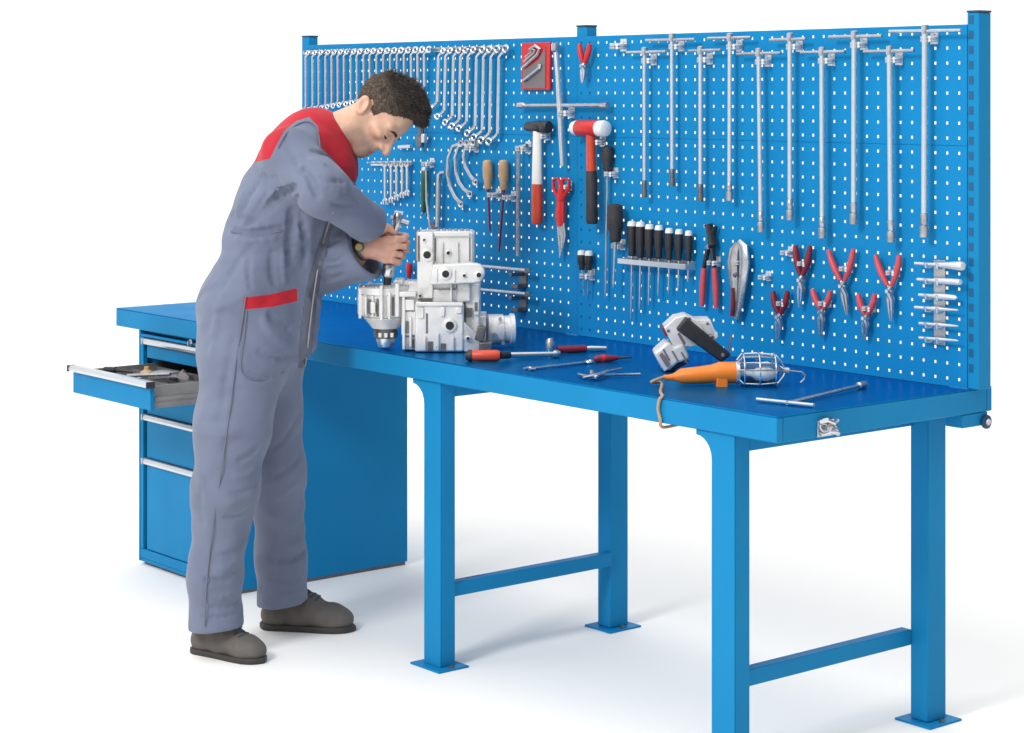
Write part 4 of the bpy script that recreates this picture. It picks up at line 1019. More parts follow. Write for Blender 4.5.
def mesh_obj(name, V, Q, m, parent, origin, tone=None):
    used = np.unique(Q); remap = -np.ones(len(V), int); remap[used] = np.arange(len(used))
    V = V[used] - np.array(origin); Q = remap[Q]
    me = bpy.data.meshes.new(name)
    me.vertices.add(len(V)); me.vertices.foreach_set('co', V.astype(np.float32).ravel())
    me.loops.add(len(Q) * 4); me.loops.foreach_set('vertex_index', Q.astype(np.int32).ravel())
    me.polygons.add(len(Q)); me.polygons.foreach_set('loop_start', np.arange(0, len(Q) * 4, 4, dtype=np.int32))
    me.update(calc_edges=True); me.validate()
    me.polygons.foreach_set('use_smooth', [True] * len(me.polygons))
    me.materials.append(m)
    if tone is not None:
        ca = me.color_attributes.new('tone', 'FLOAT_COLOR', 'POINT')
        c = np.ones((len(V), 4), np.float32); c[:, :3] = tone[used]
        ca.data.foreach_set('color', c.ravel())
    o = bpy.data.objects.new(name, me); COL.objects.link(o); o.parent = parent
    return o
def uv_of(p):
    d = p - CAM; z = d @ FW; return np.stack([512 + FPX * (d @ RT) / z, CYPX - FPX * d[:, 2] / z], 1), z
def polysd(q, pts):
    """signed distance in the plane to a closed outline (negative inside)"""
    pts = np.array(pts, float); d = np.full(len(q), 1e9); ins = np.zeros(len(q), bool)
    for i in range(len(pts)):
        a, b = pts[i], pts[(i + 1) % len(pts)]; ab = b - a
        t = np.clip(((q - a) @ ab) / (ab @ ab), 0, 1); d = np.minimum(d, np.linalg.norm(q - a - t[:, None] * ab, axis=1))
        c = ((a[1] > q[:, 1]) != (b[1] > q[:, 1])) & (q[:, 0] < (b[0] - a[0]) * (q[:, 1] - a[1]) / (b[1] - a[1] + 1e-12) + a[0])
        ins ^= c
    return np.where(ins, -d, d)

# torso frame
ph = math.radians(28)
FT = math.cos(ph) * RT - math.sin(ph) * FW; LT = math.sin(ph) * RT + math.cos(ph) * FW
MT = np.eye(3) - (1 - 1 / 1.3) * np.outer(LT, LT)
px = 1 / 331.7
TOR = [(P(250, 345, -.01), .138), (P(257, 305, -.01), .153), (P(274, 250, 0), .127), (P(294, 203, 0), .134), (P(308, 165, .01), .134), (P(314, 143, .01), .106)]
# near (right) arm, far (left) arm
SA, EA, WA = P(289, 154, -.135), P(322, 190, -.235), P(371, 225, -.055)
SB, EB, WB = P(341, 176, .13), P(316, 266, .05), P(365, 254, -.005)
HA = [P(246, 350, -.09), P(233, 425, -.115), P(225, 490, -.125), P(215, 575, -.11), P(216, 634, -.095)]; RA = [.130, .108, .094, .075, .083]
HB = [P(268, 350, .07), P(268, 410, .10), P(277, 470, .13), P(281, 560, .18), P(283, 609, .19)]; RB = [.115, .098, .084, .074, .080]
def unit(v): return v / np.linalg.norm(v)
def limb(p, pts, rs, dr=0.0, k=.03):
    d = None
    for i in range(len(pts) - 1):
        e = rcone(p, pts[i], pts[i + 1], rs[i] + dr, rs[i + 1] + dr)
        d = e if d is None else smin(d, e, k)
    return d
def cut_end(d, p, c, ax_, r, depth=.06, wall=.012):
    """flat open end with a hollow inside"""
    h = (p - c) @ ax_
    d = smax(d, h, .006)
    rad = np.linalg.norm(p - c - h[:, None] * ax_, axis=1)
    hole = np.maximum(rad - (r - wall), -(h + depth))
    return smax(d, -hole, .004)
AXA = unit(WA - EA); AXB = unit(WB - EB); AXB = unit(AXB + .35 * UP)
DN = np.array([0, 0, -1.0])
def torso(p, dr=0.0):
    d = None
    for (a, r), (b, s) in zip(TOR, TOR[1:]):
        e = rcone(p, a, b, r + dr, s + dr, MT); d = e if d is None else smin(d, e, .035)
    return d
def sleeves(p, dr=0.0, cut=True):
    a = limb(p, [SA, EA, WA + AXA * .02], [.083 + dr, .069 + dr, .058 + dr], 0, .05)
    b = limb(p, [SB, EB, WB + AXB * .02], [.075 + dr, .078 + dr, .087 + dr], 0, .05)
    if cut: a = cut_end(a, p, WA, AXA, .058); b = cut_end(b, p, WB, AXB, .087, .04, .02)
    return a, b
def legs(p, dr=0.0, cut=True):
    a = limb(p, HA, [r + dr for r in RA], 0, .04); b = limb(p, HB, [r + dr for r in RB], 0, .04)
    if cut: a = cut_end(a, p, P(215, 626.5, -.095), unit(DN + .10 * RT), .084, .03, .018); b = cut_end(b, p, P(283, 603, .19), unit(DN + .10 * RT), .079, .03, .018)
    return a, b
def cover0(p):
    d = torso(p); la, lb = legs(p); sa, sb = sleeves(p)
    d = smin(d, la, .05); d = smin(d, lb, .05)
    d = smin(d, rcone(p, P(303, 268, -.03), P(301, 340, -.03), .055, .05), .05)          # loose front hanging over the belly
    d = smin(d, rcone(p, P(246, 226, -.02), P(262, 190, -.02), .045, .045, MT), .06)
    d = smin(d, sb, .03); d = smin(d, sa, .035)
    # collar
    d = smin(d, rcone(p, P(318, 132, .0), P(336, 158, -.03), .05, .03), .03)
    return d
def trace(u, v, fn):
    d = ray(u, v); z = 5.55
    for _ in range(70):
        q = CAM + d * z; s = float(fn(q[None])[0])
        if s < .0004: break
        z += s * .8
    return CAM + d * min(z, 6.9)
# folds: pixel polylines laid on the cloth, (points, radius, depth) ; depth<0 raises a ridge
FOLDS = [([(231, 229), (246, 233), (264, 232), (288, 226)], 0.0090, 0.0102), ([(232, 222), (250, 226), (275, 224)], .012, -.003), ([(234, 237), (255, 240), (280, 236)], .012, -.004),
         ([(299, 186), (284, 192), (264, 210), (244, 226)], 0.0117, 0.0170), ([(301, 192), (293, 212), (291, 240), (290, 268)], 0.0117, 0.0136), ([(270, 190), (258, 208), (246, 220)], .009, .005),
         ([(305, 198), (300, 215), (306, 245), (303, 270)], .012, .006), ([(288, 184), (272, 195), (256, 215)], .011, -.004), ([(262, 180), (250, 196), (243, 212)], .008, .004),
         ([(311, 150), (322, 153), (331, 160)], 0.0081, 0.0136), ([(308, 158), (318, 161), (326, 166)], .010, -.004), ([(300, 168), (312, 182), (318, 200)], 0.0099, 0.0119), ([(296, 160), (304, 172), (308, 190)], .010, -.004),
         ([(318, 176), (330, 181), (346, 183)], .008, .005), ([(322, 186), (338, 192), (352, 197)], .009, -.003), ([(330, 203), (345, 206), (360, 206)], .008, .004), ([(340, 215), (352, 212), (368, 212)], .007, .003),
         ([(285, 145), (295, 158), (300, 175)], .009, .004),
         ([(268, 312), (277, 322), (292, 330)], .011, .006), ([(262, 316), (270, 332), (288, 346)], .012, -.004), ([(256, 350), (272, 358), (292, 355)], .010, .005), ([(246, 372), (262, 378), (280, 372)], .011, .004),
         ([(250, 250), (248, 270), (251, 292)], .008, .004), ([(272, 248), (272, 270), (276, 288)], .010, .005), ([(284, 244), (283, 265), (286, 286)], .009, -.003),
         ([(225, 290), (216, 320), (212, 360)], .014, -.003), ([(236, 330), (226, 380), (218, 430)], .014, .003),
         ([(262, 440), (250, 455), (236, 462)], .010, .005), ([(260, 462), (248, 474), (232, 478)], .010, -.004), ([(258, 482), (245, 492), (228, 494)], .010, .005), ([(252, 505), (238, 516), (222, 517)], .010, .004), ([(206, 470), (200, 500), (203, 530)], .012, .003),
         ([(246, 540), (232, 553), (214, 556)], .010, .005), ([(243, 552), (230, 566), (208, 568)], .010, -.004), ([(240, 568), (225, 580), (200, 580)], .010, .006), ([(238, 590), (222, 597), (196, 594)], .009, -.004), ([(240, 600), (222, 608), (200, 604)], .009, .006), ([(238, 612), (220, 618), (198, 615)], .008, .003),
         ([(296, 420), (284, 440), (270, 450)], .010, .006), ([(300, 455), (288, 470), (272, 476)], .010, .005), ([(303, 480), (290, 488), (276, 500)], .010, -.004), ([(305, 520), (292, 530), (270, 534)], .010, .005), ([(306, 550), (290, 560), (268, 560)], .010, .006), ([(307, 575), (290, 582), (266, 578)], .009, .005), ([(306, 590), (288, 596), (268, 592)], .008, -.003),
         ([(324, 250), (334, 256), (343, 250)], .010, .005), ([(320, 276), (332, 279), (346, 274)], .010, .005), ([(320, 240), (330, 244), (338, 240)], .010, .005), ([(318, 262), (330, 264), (344, 262)], .009, -.004),
         ([(310, 290), (318, 310), (314, 345)], .009, .005), ([(256, 168), (266, 178), (282, 178)], .010, .003), ([(246, 190), (240, 205), (238, 218)], .012, -.004), ([(258, 240), (238, 262), (222, 292)], .012, .003)]
FS = []
for pts, r, dep in FOLDS:
    q = [trace(u, v, cover0) for u, v in pts]
    q = [np.array(x) for x in smooth([Vector(x) for x in q], 3)]
    for i in range(len(q) - 1):
        w = [math.sin(math.pi * min(1, max(0, (i + k) / (len(q) - 1)))) for k in (0, 1)]
        if np.linalg.norm(q[i + 1] - q[i]) > .12: continue
        FS.append((q[i], q[i + 1], r, dep, w))
def fold_gain(dep, a): return (2.1 if abs(dep) > .009 else 1.45) * (.75 if a[2] < .8 else 1.0) * (.6 + .8 * abs(math.sin(a[2] * 57 + a[0] * 31)))
FSC = np.array([(a + b) / 2 for a, b, *_ in FS])
def cloth_noise(p):
    x, y, z = p[:, 0], p[:, 1], p[:, 2]
    w = np.sin(11 * x + 7 * z) + np.sin(13 * y - 9 * z + 1.3)
    return .0010 * np.sin(31 * x + 17 * y + 38 * z + 2.2 * w) + .0009 * np.sin(52 * y - 27 * x + 61 * z + 2.6 * w + 1) + .0012 * np.sin(19 * z + 9 * x + 1.7 * w)
def cover(p):
    d = cover0(p)
    if len(p) > 1:
        near = np.abs(d) < .05
        if near.any():
            q = p[near]; e = d[near].copy(); c = q.mean(0); R = np.linalg.norm(q - c, axis=1).max()
            idx = np.where(np.linalg.norm(FSC - c, axis=1) < R + .06)[0]
            for i in idx:
                a, b, r, dep, w = FS[i]
                ab = b - a; t = np.clip(((q - a) @ ab) / (ab @ ab + 1e-12), 0, 1)
                dist = np.linalg.norm(q - a - t[:, None] * ab, axis=1)
                e += dep * fold_gain(dep, a) * (w[0] + (w[1] - w[0]) * t) * np.exp(-(dist / (r * .9)) ** 2)
            e += cloth_noise(q)
            d[near] = e
    return d
# --- body
HC = P(389, 107, .03)
hup2 = np.array([.875, .484]); hf2 = np.array([.484, -.875])
hup = hup2[0] * RT + hup2[1] * UP; hf = hf2[0] * RT + hf2[1] * UP
yw = math.radians(14); hfw = math.cos(yw) * hf - math.sin(yw) * FW; hlf = math.cos(yw) * FW + math.sin(yw) * hf
HM = np.stack([hfw, hlf, hup], 1)           # columns: forward, left, up
def A3(*c): return np.array(c, float)
def head(p):
    q = (p - HC) @ HM; s = q.copy(); s[:, 1] = np.abs(s[:, 1])
    d = ell(q, A3(-.006, 0, .004), (.095, .075, .088))
    d = smin(d, rcone(q, A3(.034, 0, -.02), A3(.046, 0, -.10), .056, .042), .026)
    d = smin(d, rcone(q, A3(.083, 0, -.064), A3(.080, 0, -.106), .021, .0185), .012)
    d = smin(d, rcone(s, A3(-.004, .046, -.085), A3(.068, .014, -.138), .026, .020), .03)
    d = smin(d, ell(q, A3(.078, 0, -.139), (.021, .022, .018)), .02)
    d = smin(d, ell(s, A3(.057, .045, -.062), (.026, .017, .016)), .022)
    d = smin(d, rcone(s, A3(.088, .010, -.024), A3(.070, .050, -.022), .011, .011), .014)
    d = smax(d, -ell(s, A3(.102, .034, -.047), (.017, .018, .014)), .014)
    d = smin(d, ell(s, A3(.075, .033, -.047), (.0125, .0145, .0115)), .005)
    d = smin(d, rcone(q, A3(.088, 0, -.032), A3(.120, 0, -.073), .0095, .012), .011)
    d = smin(d, ell(s, A3(.103, .012, -.077), (.011, .009, .008)), .006)
    d = smin(d, rcone(s, A3(.0965, .0, -.109), A3(.083, .022, -.115), .0072, .005), .006)
    d = smin(d, rcone(s, A3(.0955, .0, -.1205), A3(.084, .019, -.118), .0078, .005), .006)
    d = smax(d, -rcone(s, A3(.105, 0, -.1148), A3(.088, .021, -.1165), .0016, .0012), .003)
    er = math.radians(38); ER = np.array([[math.cos(er), 0, -math.sin(er)], [0, 1, 0], [math.sin(er), 0, math.cos(er)]]); e = ell(s, A3(-.024, .079, -.062), (.019, .0095, .032), ER); e = smax(e, -ell(s, A3(-.021, .089, -.061), (.0115, .008, .021), ER), .005)
    return smin(d, e, .008)
TC = (394.5, 0.0)
def fing(p, pts, r0, r1):
    n = len(pts) - 1; d = None
    for i in range(n):
        e = rcone(p, pts[i], pts[i + 1], r0 + (r1 - r0) * i / n, r0 + (r1 - r0) * (i + 1) / n)
        d = e if d is None else smin(d, e, .003)
    return d
LW, RW = P(363, 249, -.02), P(374, 228, .015)
LK = [(388.5, 239.5), (389.5, 246.5), (388, 253.5), (385.5, 260)]
def hands(p):
    # left hand, nearest the viewer, wearing the watch
    d = rcone(p, WB - AXB * .05, LW, .034, .027)
    for u, v in LK: d = smin(d, rcone(p, LW, P(u, v, -.032), .019, .0118), .012)
    d = smin(d, rcone(p, LW, P(381, 251, -.028), .022, .02), .012)
    ends = [(403.5, 239), (404, 246.5), (400.5, 254.5), (398, 262)]
    for (u, v), (x, y) in zip(LK, ends):
        f = fing(p, [P(u, v, -.032), P((u + x) / 2, (v + y) / 2 - .6, -.039), P(x, y, -.026), P(x + 1.2, y + .8, -.003), P(x - 4.5, y + 1, .014)], .0106, .0082)
        d = smin(d, f, .0035)
    d = smin(d, fing(p, [P(371, 242, -.015), P(378, 233, -.01), P(386, 229.5, -.004), P(391.5, 231, .004)], .0135, .0095), .01)
    # right hand behind the tool
    e = rcone(p, WA - AXA * .06, RW, .034, .027)
    e = smin(e, rcone(p, RW, P(385, 241, .04), .024, .021), .014)
    for v, x in ((235, 404.5), (242, 405.5), (249, 405), (255.5, 401)):
        e = smin(e, fing(p, [P(386, v, .036), P(395, v, .046), P(x, v + .5, .036), P(x + 2, v + 1, .014), P(x - 1.5, v + 1.6, .004)], .0105, .0082), .004)
    e = smin(e, fing(p, [P(378, 229, .012), P(386, 226.5, .006), P(391, 229, -.004), P(394, 234, -.014)], .0125, .0088), .008)
    return d, e
NK = (P(316, 142, .01), P(360, 121, .025))
def body(p):
    d = torso(p, -.022); la, lb = legs(p, -.024, False); sa, sb = sleeves(p, -.022, False)
    d = smin(d, smin(la, lb, .03), .04); d = np.minimum(d, np.minimum(sa, sb + .012))
    zz = p[:, 2]
    d = smax(d, .09 - zz, .02)                                     # ankles go into the shoes
    d = smax(d, (p - WA) @ AXA + .05, .01) if False else d
    d = smin(d, rcone(p, *NK, .063, .056), .02)
    d = smin(d, head(p), .022)
    h1, h2 = hands(p)
    return smin(smin(d, h1, .012), h2, .006)
def body_cut(p):
    return body(p)

GPOS = np.array([float(c) for c in on(250, 640, 2, FZ)])
wk = thing('person', 'man with short dark hair, grey blue coveralls with red shoulders, bent over the gearbox', 'person', GPOS)
# sleeve cores stop inside the cuffs so that the open cuffs read as hollow
_sl = sleeves
def sleeves(p, dr=0.0, cut=True):
    if cut: return _sl(p, dr, True)
    a, b = _sl(p, dr, False)
    return smax(a, (p - (WA - AXA * .07)) @ AXA, .01), smax(b, (p - (WB - AXB * .09)) @ AXB, .01)
V, Q = nets(body, P(150, 700, 0) - A3(.5, .5, .0) if False else GPOS + A3(-.75, -.65, .06), GPOS + A3(.75, .85, 1.80), .0042)
q = (V - HC) @ HM; tone = np.tile(A3(.66, .405, .285), (len(V), 1))
inh = (np.linalg.norm(V - HC, axis=1) < .2)
def blend(mask, col): 
    global tone
    m = np.clip(mask, 0, 1)[:, None]; tone = tone * (1 - m) + np.array(col) * m
ay = np.abs(q[:, 1])
blend(inh * np.clip((-.088 - q[:, 2]) / .02, 0, 1) * np.clip((q[:, 0] - .0) / .03, 0, 1) * .85, (.35, .235, .18))          # shaved beard area
blend(inh * np.exp(-((q[:, 0] - .066) ** 2 + (ay - .046) ** 2 + (q[:, 2] + .075) ** 2) / .0006) * .28, (.68, .34, .25))
blend(inh * np.exp(-((q[:, 0] - .115) ** 2 + q[:, 1] ** 2 + (q[:, 2] + .073) ** 2) / .0003) * .45, (.70, .35, .26))
blend(inh * np.exp(-(((q[:, 0] - .092) / .02) ** 2 + (ay / .022) ** 2 + ((q[:, 2] + .115) / .0095) ** 2) ** 2) * .85, (.42, .16, .14))
hd = np.exp(-np.minimum(np.linalg.norm(V - P(385, 248, 0), axis=1) / .09, 9) ** 4)
blend(hd * .8, (.64, .355, .285))
for (u, v) in LK: blend(np.exp(-(np.linalg.norm(V - P(u + 1, v, -.043), axis=1) / .009) ** 2) * .35, (.66, .28, .22))
Vb = relax(V, Q, 1, .4)
bod = mesh_obj('body', Vb, Q, M['skin'], wk, GPOS, tone)
# --- coveralls split into cloth and red pieces along outlines on the garment
V, Q = nets(cover, GPOS + A3(-.75, -.65, .06), GPOS + A3(.75, .85, 1.80), .0046)
YOKE = [(252, 163), (270, 158.5), (276, 146), (284, 131), (296, 121), (309, 117), (318, 126), (321, 148), (331, 157), (344, 172), (353, 181), (360, 188), (366, 181), (360, 160), (350, 140), (335, 110), (300, 96), (268, 110), (245, 150)]
BAND = [(243.5, 297.5), (270, 294.5), (297, 288), (297.5, 301), (272, 307), (244, 309.5)]
YOKEB = [(240, 158), (262, 158), (310, 168), (362, 190), (380, 170), (350, 90), (260, 90)]
PLACK = [(333, 204), (340, 206), (330, 235), (322, 270), (316, 310), (312, 352), (309, 368), (298, 368), (299, 345), (303, 310), (309, 275), (320, 240)]
def near_side(z): return z < ZW - .0
def g_yoke(p):
    w, z = uv_of(p); a = polysd(w, YOKE); b = polysd(w, YOKEB)
    dz = (z - (ZW + .02)) * 331
    return np.maximum(np.minimum(np.where(z < ZW + .02, a, 1e3), np.where(z >= ZW + .02, b, 1e3)), -30)
def g_band(p):
    w, z = uv_of(p); return np.where(z < ZW - .02, polysd(w, BAND), 50)
def g_plack(p):
    w, z = uv_of(p); return np.where(z < ZW + .05, polysd(w, PLACK), 50)
cen = V[Q].mean(1); lab = np.zeros(len(Q), int)
G = [g_yoke, g_band, g_plack]
for i, g in enumerate(G): lab[(g(cen) < 0) & (lab == 0)] = i + 1
# exclude sleeves (near) from yoke/placket
sa_, sb_ = _sl(cen, 0.0, True); tor_ = torso(cen)
lab[(lab == 3) & (np.minimum(sa_, sb_) < .012) & (cen[:, 2] > P(0, 232)[2])] = 0
lab[(lab == 3) & (sb_ < .006)] = 0
for i, g in enumerate(G):
    vin = np.zeros(len(V), bool); vout = np.zeros(len(V), bool)
    vin[Q[lab == i + 1].ravel()] = True; vout[Q[lab != i + 1].ravel()] = True
    bd = np.where(vin & vout)[0]
    p = V[bd]; 
    if not len(bd): continue
    for _ in range(3):
        f0 = g(p); e = .0015
        fu = g(p + RT * e); fv = g(p + UP * e)
        gu, gv = (fu - f0) / e, (fv - f0) / e; gg = gu * gu + gv * gv + 1e-6
        st = np.clip(-f0[:, None] * (gu[:, None] * RT + gv[:, None] * UP) / gg[:, None], -.004, .004)
        st[np.abs(f0) > 4] = 0
        p = p + st
    V[bd] = p
cov = mesh_obj('coveralls', V, Q[lab == 0], M['cloth'], wk, GPOS)
for i, (n, mm) in enumerate((('shoulder_yoke', 'cloth_red'), ('pocket_trim', 'cloth_red'), ('placket', 'cloth_dark'))):
    if (lab == i + 1).any():
        o = mesh_obj(n, V, Q[lab == i + 1], M[mm], cov, GPOS)
def surf_line(name, pts, r, m, parent, flat=.6):
    q = [trace(u, v, lambda p: cover(np.concatenate([p, p]))[:1]) for u, v in pts]
    q = smooth([Vector(x - ray(512, 92) * .0042) for x in q], 5)
    out = [q[0]]
    for a in q[1:]:
        if (a - out[-1]).length < .08: out.append(a)
    return MB().tube(out, r, 6).build(name, m, parent, origin=GPOS)
surf_line('side_seam', [(246, 296), (241, 330), (235, 370), (230, 410), (225, 445), (220, 480), (214, 520), (209, 560), (206, 595), (205, 626)], .0022, M['seam'], cov)
surf_line('waist_seam', [(231, 231), (245, 234), (262, 234), (280, 231), (290, 228)], .0022, M['seam'], cov)
surf_line('pocket_seam', [(247, 310), (244, 340), (242, 372), (262, 380), (284, 372)], .0016, M['seam'], cov)
surf_line('zip', [(333, 212), (324, 240), (317, 275), (312, 310), (308, 345), (305, 366)], .0028, M['tray'], cov)
surf_line('sleeve_seam', [(278, 148), (286, 134), (298, 124), (310, 122), (318, 132), (320, 148)], .0018, M['seam'], cov)
# --- hair
hx_ = np.array([-.14, -.06, -.046, -.040, -.028, -.012, -.004, .004, .018, .024, .034, .050, .064, .078, .11])
hz_ = np.array([-.098, -.094, -.085, -.045, -.028, -.030, -.045, -.062, -.060, -.020, -.004, .002, .030, .046, .052])
def hairf(p):
    q = (p - HC) @ HM; x, y, z = q[:, 0], q[:, 1], q[:, 2]
    top = np.clip((z + .02) / .08, 0, 1)
    d = ell(q, A3(-.008, 0, .005), (.0975, .0805, .0905)) - .005 * top
    d = smin(d, ell(q, A3(.082, 0, .068), (.024, .046, .016)), .03)
    d = smin(d, ell(q, A3(.02, 0, .094), (.06, .05, .018)), .03)
    d = d + .005 * top
    n = .35 * np.sin(260 * y + 40 * np.sin(60 * x)) * np.sin(240 * x + 90 * z) * .0012 + .0012 * np.sin(95 * x + 60 * y + 30 * np.sin(50 * z)) * top
    d = d + n
    d = smax(d, (np.interp(x, hx_, hz_) + .004 * np.sin(130 * x + 90 * y) * (x > .03) - z) * .75, .004)
    return d
V, Q = nets(hairf, HC - .18, HC + .18, .0036)
q = (V - HC) @ HM
t = np.clip((q[:, 2] - .0) / .06, 0, 1)[:, None]
tone = A3(.095, .067, .050) * (1 - t) + A3(.026, .019, .015) * t
hr = mesh_obj('hair', V, Q, M['hair'], wk, GPOS, tone)
# single strands rooted in the scalp, combed forward on top and down at the sides
ns = 12000; ids = rng.integers(0, len(V), ns); root = V[ids] + rng.normal(0, .0012, (ns, 3))
e = .001; nrm = np.stack([hairf(root + np.eye(3)[k] * e) - hairf(root - np.eye(3)[k] * e) for k in range(3)], 1); nrm /= np.linalg.norm(nrm, axis=1)[:, None] + 1e-9
lq = (root - HC) @ HM; tt_ = np.clip((lq[:, 2] + .005) / .05, 0, 1)[:, None]; fr = np.clip((lq[:, 0] - .03) / .05, 0, 1)[:, None]
cd_ = (A3(.62, 0, .62) * tt_ + A3(-.35, 0, -.9) * (1 - tt_)) @ HM.T + rng.normal(0, .13, (ns, 3))
cd_ -= nrm * (cd_ * nrm).sum(1)[:, None]; cd_ /= np.linalg.norm(cd_, axis=1)[:, None] + 1e-9
lift = .10 + .16 * tt_ * rng.random((ns, 1)) + .05 * fr
dr = cd_ + nrm * lift; dr /= np.linalg.norm(dr, axis=1)[:, None]
ln = (.006 + .012 * tt_ - .003 * fr) * (.6 + .7 * rng.random((ns, 1)))
sd = np.cross(dr, nrm); sd /= np.linalg.norm(sd, axis=1)[:, None] + 1e-9
wd = .0007 + .0004 * rng.random((ns, 1))
p0 = root - nrm * .002; p1 = root + dr * ln * .55; p2 = root + (dr + cd_ * .25 - nrm * .12) * ln
SV = np.stack([p0 - sd * wd, p0 + sd * wd, p0 + nrm * wd * 1.4, p1 - sd * wd * .8, p1 + sd * wd * .8, p1 + nrm * wd, p2], 1).reshape(-1, 3) - GPOS
base = (np.arange(ns) * 7)[:, None]
qd = np.concatenate([base + np.array(k) for k in ([0, 1, 4, 3], [1, 2, 5, 4], [2, 0, 3, 5])]); tr_ = np.concatenate([base + np.array(k) for k in ([3, 4, 6], [4, 5, 6], [5, 3, 6])])
me = bpy.data.meshes.new('strands'); me.from_pydata(SV.tolist(), [], qd.tolist() + tr_.tolist()); me.materials.append(M['hair'])
ca = me.color_attributes.new('tone', 'FLOAT_COLOR', 'POINT'); t2 = np.clip(lq[:, 2] / .06, 0, 1)[:, None]
tn = (A3(.095, .068, .050) * (1 - t2) + A3(.022, .016, .013) * t2) * (.75 + .5 * rng.random((ns, 1)))
cc_ = np.ones((ns * 7, 4), np.float32); cc_[:, :3] = np.repeat(tn, 7, 0); ca.data.foreach_set('color', cc_.ravel())
so = bpy.data.objects.new('strands', me); COL.objects.link(so); so.parent = hr
def hp(x, y, z): return Vector([float(c) for c in HC + HM @ A3(x, y, z)])
for s in (-1, 1):
    MB().tube([hp(.096, s * .013, -.026), hp(.0955, s * .024, -.0205), hp(.0885, s * .040, -.021), hp(.079, s * .050, -.027)], [.0024, .0046, .0040, .002], 8).build('eyebrow', M['brow'], wk, origin=GPOS)
    MB().tube([hp(.0865, s * .022, -.0495), hp(.0895, s * .030, -.0515), hp(.0875, s * .038, -.051), hp(.080, s * .045, -.0485)], [.0012, .0028, .0026, .0014], 6).build('eyelash', M['brow'], wk, origin=GPOS)
# --- watch
wc = LW - AXB * .006; m = MB()
ax_ = Vector([float(c) for c in unit(P(385, 250, -.03) - (WB - AXB * .05))])
m.ring(tuple(wc), ax_, .0305, .0042, 28, 8, flat=1.7)
wt = m.build('watch', M['dark_steel'], wk, origin=GPOS)
fc = wc + unit(-FW * .8 + UP * .25 - RT * .1) * .032; fd = unit(-FW * .8 + UP * .25 - RT * .1)
MB().lathe([(-.002, .014), (.005, .0148), (.007, .0125)], tuple(fc), tuple(fd), 20).build('case', M['dark_steel'], wt, origin=GPOS)
MB().lathe([(0, .0105), (.001, .0105)], tuple(fc + fd * .0072), tuple(fd), 18).build('dial', mat('gold dial', (.55, .42, .16), .35, metal=.5), wt, origin=GPOS)
# --- shoes
def shoe(heel, toe, lx):
    hl, to = on(*heel, 2, FZ), on(*toe, 2, FZ)
    fx = unit(to - hl); L = float(np.linalg.norm(to - hl)); S = L / .285
    fy = np.cross(UP, fx); R_ = np.stack([fx, fy, UP], 1)
    def f(p):
        q = ((p - hl) @ R_) / S
        s = q * A3(1, 1, 1.0)
        d = rcone(q, A3(.050, 0, .045), A3(.055, 0, .092), .042, .040)
        d = smin(d, rcone(q, A3(.045, 0, .040), A3(.13, 0, .046), .040, .041), .02)
        d = smin(d, rcone(q, A3(.13, .0, .050), A3(.205, .004, .036), .043, .042), .03)
        d = smin(d, ell(q, A3(.220, .004, .032), (.060, .049, .040)), .02)
        d = smin(d, rcone(q, A3(.075, 0, .100), A3(.155, 0, .072), .036, .032), .02)
        d = d + .0012 * np.sin(90 * q[:, 0] + 40 * q[:, 2]) * np.sin(70 * q[:, 1] + 30 * q[:, 0])
        d = np.maximum(d, .012 - q[:, 2]); d = smax(d, q[:, 2] - .125, .006)
        return d * S
    lo = np.minimum(hl, to) - .08; hi = np.maximum(hl, to) + .08; lo[2] = FZ - .01; hi[2] = .15
    V, Q = nets(f, lo, hi, .0042)
    sh = mesh_obj('shoe', relax(V, Q, 1, .3), Q, M['shoe'], wk, GPOS)
    m = MB(); out = []
    for k in range(36):
        a = 2 * math.pi * k / 36; x = .1425 + .146 * math.cos(a)
        w = np.interp(x, [-.01, .0, .03, .09, .13, .19, .24, .275, .292], [.014, .030, .0435, .0435, .0445, .050, .0485, .0315, .012])
        out.append((x, math.copysign(w, math.sin(a)) * min(1, abs(math.sin(a)) * 2.2)))
    n = len(out); lv = [(0, .97), (.004, 1.0), (.014, 1.0), (.0175, .975)]
    vs = [tuple(hl + R_ @ (A3(.1425 + (x - .1425) * s, y * s, z) * S)) for z, s in lv for x, y in out]
    fs = [tuple(range(n - 1, -1, -1)), tuple(range(3 * n, 4 * n))] + [(j * n + i, j * n + (i + 1) % n, (j + 1) * n + (i + 1) % n, (j + 1) * n + i) for j in range(3) for i in range(n)]
    m.add(vs, fs).build('sole', M['sole'], sh, origin=GPOS, angle=50)
    def tr(x, y):
        z = .2
        for _ in range(60):
            s = float(f((hl + R_ @ (A3(x, y, z) * S))[None])[0])
            if s < .0005: break
            z -= s * .7
        return Vector([float(c) for c in hl + R_ @ (A3(x, y, z + .001) * S)])
    m = MB()
    for k, x in enumerate((.115 + lx, .130 + lx, .145 + lx, .160 + lx)):
        m.tube([tr(x, -.024), tr(x + .006, -.008), tr(x + .006, .008), tr(x, .024)], .0027, 6)
        if k < 3: m.tube([tr(x, -.022), tr(x + .008, 0), tr(x + .015, .022)], .0023, 6)
    b0 = tr(.118 + lx, 0)
    for s in (-1, 1):
        m.tube([b0, b0 + Vector(fy * s * .010) + Vector((0, 0, .003)), b0 + Vector(fy * s * .019) + Vector((0, 0, -.005)), b0 + Vector(fy * s * .012) + Vector((0, 0, -.003))], .0026, 6)
        m.tube([b0, b0 + Vector(fy * s * .014 + fx * .012) + Vector((0, 0, -.006)), b0 + Vector(fy * s * .022 + fx * .018) + Vector((0, 0, -.014))], .0023, 6)
    m.build('lace', M['lace'], sh, origin=GPOS)
shoe((194, 650), (264, 663.5), .042); shoe((261, 627), (355, 631), .012)

